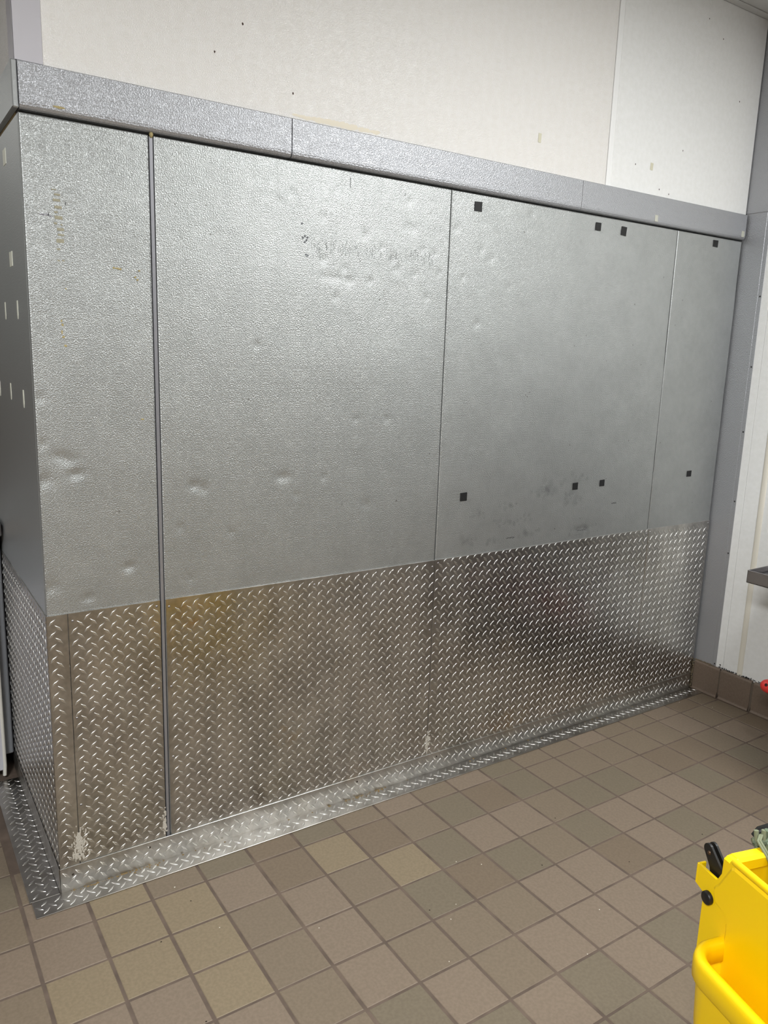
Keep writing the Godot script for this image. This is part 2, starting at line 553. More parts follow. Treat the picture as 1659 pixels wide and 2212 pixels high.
func build_cooler() -> void:
	var wall := structure("wall_back", "grey embossed metal front of the walk-in cooler below white wall panels")
	# panels: [x0, x1]; dents: x, y, radius, depth, height ratio
	var dents := []
	for d in [[1.119, 2.007, .012], [1.114, 1.931, .011], [1.138, 1.926, .013], [0.818, 1.807, .011], [1.066, 1.829, .014], [1.18, 1.868, .012], [1.249, 1.802, .009], [0.89, 1.786, .010], [0.907, 1.75, .013], [0.982, 1.756, .011], [0.816, 1.924, .010], [0.709, 1.98, .011], [1.059, 1.33, .011], [0.944, 1.332, .010], [0.686, 1.162, .016], [0.602, 1.551, .012], [0.409, 1.154, .014], [0.831, 1.153, .010], [0.218, 0.936, .013], [0.106, 0.863, .013], [0.391, 0.88, .014], [0.52, 1.005, .012], [0.437, 1.136, .012], [0.734, 1.101, .011], [0.988, 1.052, .012], [0.367, 1.034, .010], [1.555, 1.78, .011], [1.463, 1.865, .013], [1.42, 1.891, .011], [1.641, 2.035, .013], [1.347, 1.795, .011], [1.418, 1.648, .012], [1.308, 1.945, .011], [0.67, 1.95, .011], [0.96, 1.89, .011], [1.02, 1.86, .012], [1.08, 1.80, .012], [1.15, 1.79, .012], [0.86, 1.70, .010], [1.20, 1.72, .010], [1.22, 1.86, .010]]:
		dents.append([d[0], d[1], d[2], 0.0019, rng.randf_range(0.7, 1.1)])
	for d in [[0.054, 1.253, .022, .003, .5], [0.091, 1.203, .020, .0042, .55], [0.075, 1.24, .022, .003, .5], [0.218, 0.936, .014, .0035, .6], [0.106, 0.863, .018, .003, .3], [0.012, 1.19, .02, .003, .8], [0.012, 1.285, .012, .002, 1.0], [0.012, 0.905, .02, .003, .8], [0.012, 1.40, .012, .002, .8], [0.69, 1.16, .03, .0018, .3], [0.42, 1.15, .03, .0018, .4], [0.86, 1.757, .05, .0015, .2], [2.03, 0.872, .05, .0028, .16]]:
		dents.append(d)
	for r in [[0.0, 0.3030], [0.3165, 1.2835], [1.2865, 2.4420], [2.4455, 2.8830]]:
		var mine := dents.filter(func(d): return d[0] > r[0] - 0.05 and d[0] < r[1] + 0.05)
		put(dented_panel(r[0], r[1], 0.0, TOP, mine), "cooler_panel", M.panel, wall)
	# the wide joint with its bright centre strip, and the core behind the seams
	put(box(Vector3(0.3052, 0.004, -0.030), Vector3(0.3145, TOP - 0.002, -0.0004), 0.0012), "joint_strip", M.joint_metal, wall)
	put(box(Vector3(0.002, 0.0, -0.09), Vector3(W - 0.001, HEAD, -0.046), 0.0), "panel_core", M.core_foam, wall)
	# header trim in three lengths, 13 mm proud, lower edge rolled under
	for r in [[0.0015, 0.7015], [0.7045, 1.8660], [1.8675, 2.8800]]:
		var st := st_new()
		var prof := [Vector2(-0.045, TOP + 0.006), Vector2(0.004, TOP + 0.006), Vector2(0.0085, TOP + 0.0085), Vector2(0.0118, TOP + 0.014), Vector2(0.013, TOP + 0.021), Vector2(0.013, HEAD - 0.002), Vector2(0.011, HEAD), Vector2(-0.045, HEAD)]
		sweep_x(st, prof, r[0], r[1])
		put(done(st), "header_trim", M.header, wall)
	# upper white wall: two sheets, the right one with a pale vertical edge strip
	put(box(Vector3(0.030, HEAD + 0.001, -0.045), Vector3(1.9930, CEIL, 0.002)), "upper_panel", M.white_gloss, wall)
	put(box(Vector3(1.9965, HEAD + 0.001, -0.045), Vector3(2.0230, CEIL, 0.0010)), "upper_panel", M.white_strip, wall)
	put(box(Vector3(2.0232, HEAD + 0.001, -0.045), Vector3(2.8860, CEIL, 0.0010)), "upper_panel", M.white_matte, wall)
	tag(wall.get_node("upper_panel"), "glossy warm white wall sheet")
	# steel corner angle above the header
	var sa := st_new()
	cbox(sa, Vector3(-0.0045, HEAD + 0.002, 0.002), Vector3(0.0590, CEIL, 0.0045), 0.0009)
	cbox(sa, Vector3(-0.0045, HEAD + 0.002, -0.058), Vector3(-0.0018, CEIL, 0.0045), 0.0009)
	put(done(sa), "corner_angle", mat(Color(0.78, 0.77, 0.79), 0.5, 0.6), wall)
	# stains along the foot of the white sheets and fly specks on them
	var ss := st_new()
	for k in 26:
		var x := 0.72 + 0.011 * k + 0.004 * rng.randfn()
		flake(ss, Vector3(x, HEAD + 0.010 + 0.004 * rng.randf(), 0.0021), 0.013, 0.010 * (1.0 - absf(k - 13) / 20.0), 0.0002)
	put(done(ss), "tea_stain", mat(Color(0.865, 0.83, 0.755), 0.5), wall)
	var sf := st_new()
	for q in [[0.561, 2.379], [0.482, 2.295], [0.71, 2.238], [2.30, 2.20], [2.36, 2.19], [2.15, 2.27], [2.60, 2.80], [2.50, 2.85], [2.42, 2.36], [2.75, 2.6]]:
		flake(sf, Vector3(q[0], q[1], 0.0021 if q[0] < 2.0 else 0.0012), 0.0024, 0.0034, 0.0006)
	put(done(sf), "fly_speck", mat(Color(0.24, 0.16, 0.13), 0.8), wall)
	# tape residue and drips on the first panel
	var sr := st_new()
	for q in [[0.070, 1.902, .010, .002], [0.077, 1.891, .012, .004], [0.075, 1.878, .014, .005], [0.078, 1.862, .015, .006], [0.072, 1.850, .007, .004], [0.078, 1.838, .016, .007], [0.070, 1.824, .006, .004], [0.084, 1.822, .004, .003], [0.081, 1.811, .014, .006], [0.082, 1.798, .013, .004], [0.079, 1.784, .015, .008], [0.074, 1.764, .007, .003], [0.084, 1.738, .005, .003], [0.073, 1.737, .005, .003]]:
		flake(sr, Vector3(q[0], q[1], 0.0006), q[2] * 0.62, q[3] * 0.62, 0.0003, 4)
	put(done(sr), "tape_residue", M.residue, wall)
	var sy := st_new()
	for q in [[0.215, 1.730, .007, .0025], [0.205, 1.731, .003, .003], [0.222, 1.729, .004, .003], [0.27, 1.729, .003, .002], [0.260, 1.712, .003, .003], [0.265, 1.706, .003, .003], [0.073, 1.592, .002, .004], [0.075, 1.583, .003, .004], [0.073, 1.565, .002, .006], [0.076, 1.553, .004, .003], [0.080, 1.532, .004, .003], [0.267, 1.344, .005, .002], [0.087, 1.671, .002, .002], [0.088, 2.086, .016, .003]]:
		flake(sy, Vector3(q[0], q[1], 0.0006 if q[1] < TOP else 0.0132), q[2], q[3], 0.0003, 6)
	put(done(sy), "dried_drip", M.yellow_spot, wall)
	# a blob of old foam where the wide joint meets the header
	var sb := st_new()
	lathe(sb, [Vector2(0, 0.008), Vector2(0.004, 0.006), Vector2(0.0055, 0.0), Vector2(0.003, -0.006), Vector2(0, -0.008)], Vector3(0.3105, TOP + 0.001, 0.0), Vector3(0, 1, 0), 8)
	put(done(sb), "foam_blob", M.yellow_spot, wall)
	build_side()

# a low irregular patch lying on a z = const wall
func flake(st: SurfaceTool, c: Vector3, rx: float, ry: float, h: float, n := 7) -> void:
	var ring := []
	for k in n:
		var a := TAU * (k + 0.5) / n
		var f := rng.randf_range(0.78, 1.2) if n != 4 else rng.randf_range(1.2, 1.4)
		ring.append(c + Vector3(cos(a) * rx * f, sin(a) * ry * f, 0))
	var t := c + Vector3(0, 0, h)
	for k in n:
		tri(st, ring[k], ring[(k + 1) % n], t)

# a profile (z, y) swept along x with end caps
func sweep_x(st: SurfaceTool, prof: Array, x0: float, x1: float) -> void:
	for k in prof.size():
		var a: Vector2 = prof[k]
		var b: Vector2 = prof[(k + 1) % prof.size()]
		quad(st, Vector3(x0, a.y, a.x), Vector3(x1, a.y, a.x), Vector3(x1, b.y, b.x), Vector3(x0, b.y, b.x))
	for k in range(1, prof.size() - 1):
		tri(st, Vector3(x1, prof[0].y, prof[0].x), Vector3(x1, prof[k + 1].y, prof[k + 1].x), Vector3(x1, prof[k].y, prof[k].x))
		tri(st, Vector3(x0, prof[0].y, prof[0].x), Vector3(x0, prof[k].y, prof[k].x), Vector3(x0, prof[k + 1].y, prof[k + 1].x))

# the cooler's left side, facing the passage (x = 0, looking towards -x)
func build_side() -> void:
	var wall := structure("wall_cooler_side", "dark grey side of the walk-in cooler along the passage")
	put(box(Vector3(-0.0008, 0.0, -4.4), Vector3(0.045, TOP, -0.012), 0.001), "cooler_panel", M.side_panel, wall)
	put(box(Vector3(-0.0135, TOP + 0.005, -4.4), Vector3(0.0, HEAD, 0.013), 0.0025), "header_trim", M.side_panel, wall)
	put(box(Vector3(0.0, TOP + 0.001, -4.4), Vector3(0.045, CEIL, -0.046), 0.0), "panel_core", M.core_foam, wall)
	put(box(Vector3(-0.0016, HEAD + 0.003, -4.4), Vector3(0.03, CEIL, -0.034)), "upper_panel", M.white_gloss, wall)
	# rubbed and scratched places on the side
	var s1 := st_new()
	for q in [[1.335, -0.425, .02, .006], [1.32, -0.42, .018, .006], [1.30, -0.41, .014, .006], [1.338, -0.172, .015, .005], [1.315, -0.168, .02, .004], [0.96, -0.43, .04, .002], [0.93, -0.40, .03, .002], [0.90, -0.13, .03, .002], [0.88, -0.16, .03, .002], [0.88, -0.2, .025, .0015], [0.87, -0.10, .03, .0015]]:
		side_flake(s1, q)
	put(done(s1), "scuff", mat(Color(0.22, 0.23, 0.21), 0.7), wall)
	var s2 := st_new()
	for k in 14:
		var a := TAU * k / 14.0
		side_flake(s2, [1.068 + 0.026 * sin(a), -0.205 + 0.016 * cos(a), .005, .003])
	put(done(s2), "chalk_ring", mat(Color(0.50, 0.51, 0.48), 0.8), wall)

func side_flake(st: SurfaceTool, q: Array) -> void:
	var c := Vector3(-0.0002, q[0], q[1])
	var ring := []
	for k in 7:
		var a := TAU * k / 7.0
		var f := rng.randf_range(0.75, 1.25)
		ring.append(c + Vector3(0, sin(a) * q[2] * f, cos(a) * q[3] * f))
	for k in 7:
		tri(st, ring[k], ring[(k + 1) % 7], c - Vector3(0.0004, 0, 0))


# ---------------------------------------------------------------- tread plate
func lug_mesh() -> ArrayMesh:
	# a long low lozenge: straight rounded flanks that meet at the waist, a flat top
	var V := PackedVector3Array()
	var N := PackedVector3Array()
	var I := PackedInt32Array()
	var dirs := [Vector2(1, 0), Vector2(0, 1), Vector2(-1, 0), Vector2(0, -1)]
	# half length, half width, height, lean of the normal
	var rows := [[0.0148, 0.0042, 0.0, 74.0], [0.0134, 0.0036, 0.00085, 52.0], [0.0116, 0.0029, 0.00130, 26.0], [0.0096, 0.0021, 0.00145, 4.0]]
	for k in 4:
		var a: Vector2 = dirs[k]
		var b: Vector2 = dirs[(k + 1) % 4]
		var e := Vector2((b.x - a.x) * 0.0148, (b.y - a.y) * 0.0042)
		var out := Vector2(e.y, -e.x).normalized()
		for q in rows:
			var lean := deg_to_rad(q[3])
			for p in [a, b]:
				# the flank swings round from the waist to the tip
				var across := Vector2(0, signf(out.y))
				var dir: Vector2 = across.slerp(out, 1.9 if p.y == 0.0 else 0.25).normalized()
				V.append(Vector3(p.x * q[0], p.y * q[1], q[2]))
				N.append(Vector3(dir.x * sin(lean), dir.y * sin(lean), cos(lean)))
		var o := k * 8
		for m in [0, 2, 4]:
			I.append_array([o + m, o + m + 3, o + m + 1, o + m, o + m + 2, o + m + 3])
	var o2 := V.size()
	for k in 4:
		V.append(Vector3(dirs[k].x * 0.0096, dirs[k].y * 0.0021, 0.00145))
		N.append(Vector3(0, 0, 1))
	I.append_array([o2, o2 + 2, o2 + 1, o2, o2 + 3, o2 + 2])
	var arr := []
	arr.resize(Mesh.ARRAY_MAX)
	arr[Mesh.ARRAY_VERTEX] = V
	arr[Mesh.ARRAY_NORMAL] = N
	arr[Mesh.ARRAY_INDEX] = I
	var m2 := ArrayMesh.new()
	m2.add_surface_from_arrays(Mesh.PRIMITIVE_TRIANGLES, arr)
	return m2

# lugs over a rectangle: o + ex*u + ey*v, normal ex x ey; phase (pu, pv) puts a "/" lug at that spot
func lugs(parent: Node, mesh: Mesh, m: Material, o: Vector3, ex: Vector3, ey: Vector3, wu: float, wv: float, pu: float, pv: float, skip := []) -> void:
	var n := ex.cross(ey)
	var where := []
	for half in 2:
		var a0 := pu + half * LUG * 0.5
		var b0 := pv + half * LUG * 0.5
		var ang := (PI / 4 if half == 0 else -PI / 4)
		for i in range(int(floor(-a0 / LUG)) - 1, int(ceil((wu - a0) / LUG)) + 2):
			for j in range(int(floor(-b0 / LUG)) - 1, int(ceil((wv - b0) / LUG)) + 2):
				var u := a0 + i * LUG
				var v := b0 + j * LUG
				if u < 0.0062 or v < 0.0062 or u > wu - 0.0062 or v > wv - 0.0062:
					continue
				var near := false
				for s in skip:
					if Vector2(u, v).distance_to(s) < 0.011:
						near = true
				if near:
					continue
				var sc := clampf(minf(minf(u, wu - u), minf(v, wv - v)) / 0.0105, 0.55, 1.0)
				var bx := (ex * cos(ang) + ey * sin(ang)) * sc
				var by := (-ex * sin(ang) + ey * cos(ang))
				where.append(Transform3D(Basis(bx, by, n), o + ex * u + ey * v))
	var mm := MultiMesh.new()
	mm.transform_format = MultiMesh.TRANSFORM_3D
	mm.mesh = mesh
	mm.instance_count = where.size()
	for k in where.size():
		mm.set_instance_transform(k, where[k])
	var o2 := MultiMeshInstance3D.new()
	o2.multimesh = mm
	o2.material_override = m
	o2.name = "tread_lugs"
	parent.add_child(o2, true)
	tag(o2, "", "", "", "stuff")

# a plate sheet with UV2 on the stain picture
func sheet(x0: float, x1: float, y0: float, y1: float, z0: float, z1: float) -> ArrayMesh:
	var st := SurfaceTool.new()
	st.begin(Mesh.PRIMITIVE_TRIANGLES)
	st.set_smooth_group(-1)
	cbox(st, Vector3(x0, y0, z0), Vector3(x1, y1, z1), 0.0014)
	var m := done(st)
	var a := m.surface_get_arrays(0)
	var v: PackedVector3Array = a[Mesh.ARRAY_VERTEX]
	var uv := PackedVector2Array()
	for p in v:
		uv.append(Vector2(p.x / 2.9, (0.83 - p.y) / 0.83))
	a[Mesh.ARRAY_TEX_UV] = uv
	a[Mesh.ARRAY_TEX_UV2] = uv
	var r := ArrayMesh.new()
	r.add_surface_from_arrays(Mesh.PRIMITIVE_TRIANGLES, a)
	return r

func screw_mesh() -> ArrayMesh:
	var st := st_new()
	lathe(st, [Vector2(0, 0.0019), Vector2(0.0016, 0.0018), Vector2(0.0030, 0.0012), Vector2(0.0037, 0.0)], Vector3.ZERO, Vector3(0, 0, 1), 10)
	return done(st)

func build_plates() -> void:
	var lm := lug_mesh()
	var sm := screw_mesh()
	var z := 0.0040
	var rows := [
		["wide tread plate sheet between the wide joint and the middle seam", 0.3175, 1.2835, 0.371, 0.809, [[.327, .806], [.328, .560], [.329, .335], [1.272, .806], [1.272, .57], [1.270, .31], [.80, .806]]],
		["widest tread plate sheet, under the panel with six black squares", 1.2855, 2.4430, 1.327, 0.822, [[1.297, .816], [1.297, .59], [1.297, .33], [2.432, .81], [2.431, .5], [2.43, .2], [1.62, .818]]],
		["tread plate sheet in the far right corner by the right wall", 2.4450, 2.8815, 2.469, 0.823, [[2.456, .815], [2.456, .44], [2.87, .815], [2.87, .45]]],
		["narrow tread plate sheet left of the wide joint", 0.0520, 0.3015, 0.101, 0.813, [[.063, .806], [.062, .525], [.062, .26], [.291, .812], [.292, .562], [.292, .30]]],
	]
	for r in rows:
		var t := thing("tread_plate", r[0], "wall guard", Vector3.ZERO, 0.0, "tread plate sheets on the cooler front")
		put(sheet(r[1], r[2], 0.012, PLATE, 0.0008, z), "sheet", M.plate, t)
		var holes := []
		for s in r[5]:
			holes.append(Vector2(s[0] - r[1], s[1] - 0.070))
		lugs(t, lm, M.lug, Vector3(r[1], 0.070, z - 0.0001), Vector3.RIGHT, Vector3.UP, r[2] - r[1], PLATE - 0.070, r[3] - r[1], r[4] - 0.070, holes)
		for s in r[5]:
			put(sm, "screw", M.steel, t, Vector3(s[0], s[1], z))
	# corner guard: an angle of tread plate round the left corner
	var g := thing("corner_guard", "angle of tread plate wrapped round the left corner of the cooler", "wall guard")
	put(sheet(-0.0030, 0.0505, 0.012, PLATE, 0.0010, 0.0046), "front_leg", M.plate, g)
	lugs(g, lm, M.lug, Vector3(-0.003, 0.070, 0.0045), Vector3.RIGHT, Vector3.UP, 0.0535, PLATE - 0.070, 0.013, 0.739)
	# the plate on the passage side
	var sd := thing("tread_plate", "dark tread plate sheet on the left side of the cooler, seen edgewise", "wall guard", Vector3.ZERO, 0.0, "")
	put(box(Vector3(-0.0034, 0.012, -0.80), Vector3(-0.0006, PLATE, 0.0008), 0.0008), "sheet", M.plate_plain, sd)
	lugs(sd, lm, M.lug, Vector3(-0.0033, 0.070, -0.80), Vector3.BACK, Vector3.UP, 0.80, PLATE - 0.070, 0.0, 0.739)
	# kick angles on the floor
	var kf := thing("kick_angle", "long tread plate floor angle along the foot of the cooler front", "floor trim", Vector3.ZERO, 0.0, "tread plate floor angles")
	put(sheet(-0.004, W - 0.030, 0.0030, 0.0785, 0.0048, 0.0070), "upright_leg", M.plate, kf)
	put(box(Vector3(-0.0815, 0.0006, 0.0046), Vector3(W - 0.012, 0.0030, 0.0785), 0.0008), "floor_leg", M.plate_plain, kf)
	lugs(kf, lm, M.lug, Vector3(-0.004, 0.003, 0.0069), Vector3.RIGHT, Vector3.UP, W - 0.026, 0.0755, 0.102, 0.035)
	lugs(kf, lm, M.lug, Vector3(-0.0815, 0.0029, 0.0785), Vector3.RIGHT, Vector3.FORWARD, W + 0.0695, 0.0715, 0.03, 0.02)
	for x in [0.03, 0.25, 0.98, 1.33, 2.45]:
		put(sm, "screw", M.grime, kf, Vector3(x, 0.052 if x < 0.2 else 0.060, 0.0070))
	var ks := thing("kick_angle", "tread plate floor angle down the left side of the cooler", "floor trim", Vector3.ZERO, 0.0, "tread plate floor angles")
	put(box(Vector3(-0.0068, 0.0030, -0.79), Vector3(-0.0044, 0.0785, 0.0040), 0.0008), "upright_leg", M.plate_plain, ks)
	put(box(Vector3(-0.0865, 0.0006, -0.715), Vector3(-0.0070, 0.0030, 0.0042), 0.0008), "floor_leg", M.plate_plain, ks)
	lugs(ks, lm, M.lug, Vector3(-0.0865, 0.0029, 0.0042), Vector3.RIGHT, Vector3.FORWARD, 0.0795, 0.719, 0.02, 0.02)
	# chalky deposits at the feet of the seams
	for q in [[0.054, 0.138, 0.020, 0.050, 190, "white chalky crust at the foot of the corner seam"], [1.284, 0.128, 0.012, 0.036, 90, "white chalky crust at the foot of the middle seam"], [0.298, 0.125, 0.006, 0.036, 60, "white chalky crust at the foot of the wide joint"]]:
		var st := st_new()
		for k in q[4]:
			var dx: float = rng.randfn() * q[2] * 0.5
			var dy: float = rng.randfn() * q[3] * 0.55
			if q[1] + dy < 0.084:
				continue
			flake(st, Vector3(q[0] + dx, q[1] + dy, 0.0046), rng.randf_range(0.001, 0.0036), rng.randf_range(0.002, 0.0070), rng.randf_range(0.0003, 0.0010), 6)
		var o := put(done(st), "lime_crust", M.deposit, self)
		tag(o, q[5], "deposit", "", "stuff")
	# rusty dirt in the floor corner of the angle
	var sg := st_new()
	for k in 150:
		var x := rng.randf_range(0.02, 0.30) if k < 70 else (rng.randf_range(0.93, 1.10) if k < 120 else rng.randf_range(0.3, 2.7))
		var c := Vector3(x, 0.0032, 0.0085 + absf(rng.randfn()) * 0.006)
		var s := rng.randf_range(0.001, 0.0045)
		var ring := []
		for e in 6:
			var a := TAU * e / 6.0
			ring.append(c + Vector3(cos(a), 0, -sin(a)) * s * rng.randf_range(0.6, 1.3))
		for e in 6:
			tri(sg, ring[e], ring[(e + 1) % 6], c + Vector3(0, s * 0.35, 0))
	var og := put(done(sg), "rusty_dirt", M.rust, self)
	tag(og, "rusty brown dirt caught along the fold of the floor angle", "dirt", "", "stuff")


# ---------------------------------------------------------------- floor
func tile_mesh(w: float, d: float) -> ArrayMesh:
	var st := st_new()
	var b := 0.0014
	var x := w * 0.5
	var z := d * 0.5
	var lo := -0.010
	quad(st, Vector3(-x + b, 0, z - b), Vector3(x - b, 0, z - b), Vector3(x - b, 0, -z + b), Vector3(-x + b, 0, -z + b))
	var top := [Vector3(-x + b, 0, z - b), Vector3(x - b, 0, z - b), Vector3(x - b, 0, -z + b), Vector3(-x + b, 0, -z + b)]
	var mid := [Vector3(-x, -b * 0.8, z), Vector3(x, -b * 0.8, z), Vector3(x, -b * 0.8, -z), Vector3(-x, -b * 0.8, -z)]
	for k in 4:
		var j := (k + 1) % 4
		quad(st, mid[k], mid[j], top[j], top[k])
		quad(st, Vector3(mid[k].x, lo, mid[k].z), Vector3(mid[j].x, lo, mid[j].z), mid[j], mid[k])
	return done(st)

func build_floor() -> void:
	var floor_ := structure("floor", "brown quarry tile floor with dark grout joints")
	var slab := st_new()
	cbox(slab, Vector3(-2.4, -0.12, -4.5), Vector3(W + 0.1, -0.0014, 4.5), 0.0)
	put(done(slab), "grout_bed", M.grout, floor_)
	var gx := 0.0090
	var gz := 0.0068
	var full := tile_mesh(PITCH - gx, PITCH - gz)
	var last_w := W - 0.027 - (TX + 16 * PITCH) - gx * 0.5
	var edge := tile_mesh(last_w, PITCH - gz)
	# body colours that can be read off the photograph: 0 brown, 1 light brown, 2 tan, 3 olive, 4 dark brown
	var known := {}
	for q in [[3, 0, 2], [4, 1, 2], [0, 1, 2], [0, 2, 2], [0, 0, 2], [-1, 1, 2], [-1, 0, 2], [-2, 1, 2], [1, -1, 3], [3, -1, 3], [2, -1, 4], [1, 0, 1], [2, 0, 4], [6, 0, 3], [9, 1, 3], [10, 1, 3], [12, 2, 3], [11, 2, 1], [10, 3, 3], [10, 2, 1], [9, 2, 1], [9, 3, 1], [8, 3, 4], [1, 1, 0], [1, 2, 0], [2, 1, 1], [3, 1, 0], [4, 0, 4], [5, 0, 0], [12, 3, 4], [13, 2, 4], [5, 2, 4], [8, 0, 3], [7, 0, 4], [6, 1, 1], [7, 1, 1], [11, 4, 1], [10, 4, 1], [9, 4, 3], [-1, -1, 2], [-2, 0, 1], [-2, -1, 1], [8, 4, 1], [7, 4, 1], [6, 5, 1], [5, 5, 3], [5, 4, 1], [4, 4, 0], [11, 3, 0], [12, 1, 4], [13, 1, 4]]:
		known[Vector2i(q[0], q[1])] = q[2]
	var cam: Camera3D = get_node("camera")
	var inv := cam.transform.affine_inverse()
	var f := 1684.39
	var rest := []
	var cnt := 0
	for i in range(-16, 17):
		for j in range(-29, 27):
			var cx := TX + (i + 0.5) * PITCH
			var cz := TZ + (j + 0.5) * PITCH
			if cx > 0.0 - PITCH * 0.5 and cz < -PITCH * 0.5 or cx < -2.35 or cz > 4.45 or cz < -4.45:
				continue
			if cx > 0.0 and cz < 0.0 and j < -1:
				continue
			var wide := i == 16
			if wide:
				cx = TX + 16 * PITCH + gx * 0.5 + last_w * 0.5
			var kind: int = known.get(Vector2i(i, j), [0, 0, 0, 1, 1, 4, 3, 0][rng.randi() % 8])
			var at := Vector3(cx + rng.randf_range(-0.0007, 0.0007), rng.randf_range(-0.0006, 0.0), cz + rng.randf_range(-0.0007, 0.0007))
			var q := inv * at
			var seen := q.z < -0.1 and absf(q.x / -q.z) * f < 829.5 + 90.0 and absf(q.y / -q.z) * f < 1106 + 110.0
			if seen and cnt < 299 and (cz > 0.0 or cz > -0.95 and cx < 0.1):
				put(edge if wide else full, "tile", M.tiles[kind], floor_, at)
				cnt += 1
			else:
				rest.append([at, wide, kind])
	# tiles out of view, joined per colour
	for kind in 5:
		var st := SurfaceTool.new()
		st.begin(Mesh.PRIMITIVE_TRIANGLES)
		var any := false
		for r in rest:
			if r[2] == kind:
				st.append_from(edge if r[1] else full, 0, Transform3D(Basis.IDENTITY, r[0]))
				any = true
		if any:
			var o := put(st.commit(), "tiles_beyond", M.tiles[kind], floor_)
			tag(o, "", "", "", "stuff")
	print("tiles in view: ", cnt)
	# crumbs and specks lying about
	var sw := st_new()
	var sd := st_new()
	for q in [[0.56, 0.50], [0.89, 0.66], [0.94, 0.62], [1.12, 0.52], [1.06, 0.47], [0.79, 0.78], [0.72, 1.02], [1.12, 0.95], [1.28, 0.85], [2.62, 0.33], [2.77, 0.2], [0.42, 0.075], [0.33, 0.36], [0.28, 0.14], [2.68, 0.09]]:
		crumb(sw, Vector3(q[0], 0.0, q[1]), 0.0018)
	for q in [[0.19, 0.63], [0.30, 0.22], [0.86, 0.6], [1.53, 0.75], [1.28, 0.62], [2.6, 0.22], [1.86, 0.78], [0.18, 0.33], [1.5, 0.46]]:
		crumb(sd, Vector3(q[0], 0.0, q[1]), 0.0026)
	tag(put(done(sw), "crumbs", mat(Color(0.85, 0.83, 0.78), 0.8), self), "pale crumbs scattered over the brown floor tiles", "crumbs", "", "stuff")
	tag(put(done(sd), "dark_specks", M.grime, self), "dark specks of dirt scattered over the brown floor tiles", "dirt", "", "stuff")

func crumb(st: SurfaceTool, c: Vector3, s: float) -> void:
	var p := []
	for k in 5:
		var a := TAU * k / 5.0
		p.append(c + Vector3(cos(a), 0, -sin(a)) * s * rng.randf_range(0.7, 1.3))
	for k in 5:
		tri(st, p[k], p[(k + 1) % 5], c + Vector3(0, s * 0.9, 0))


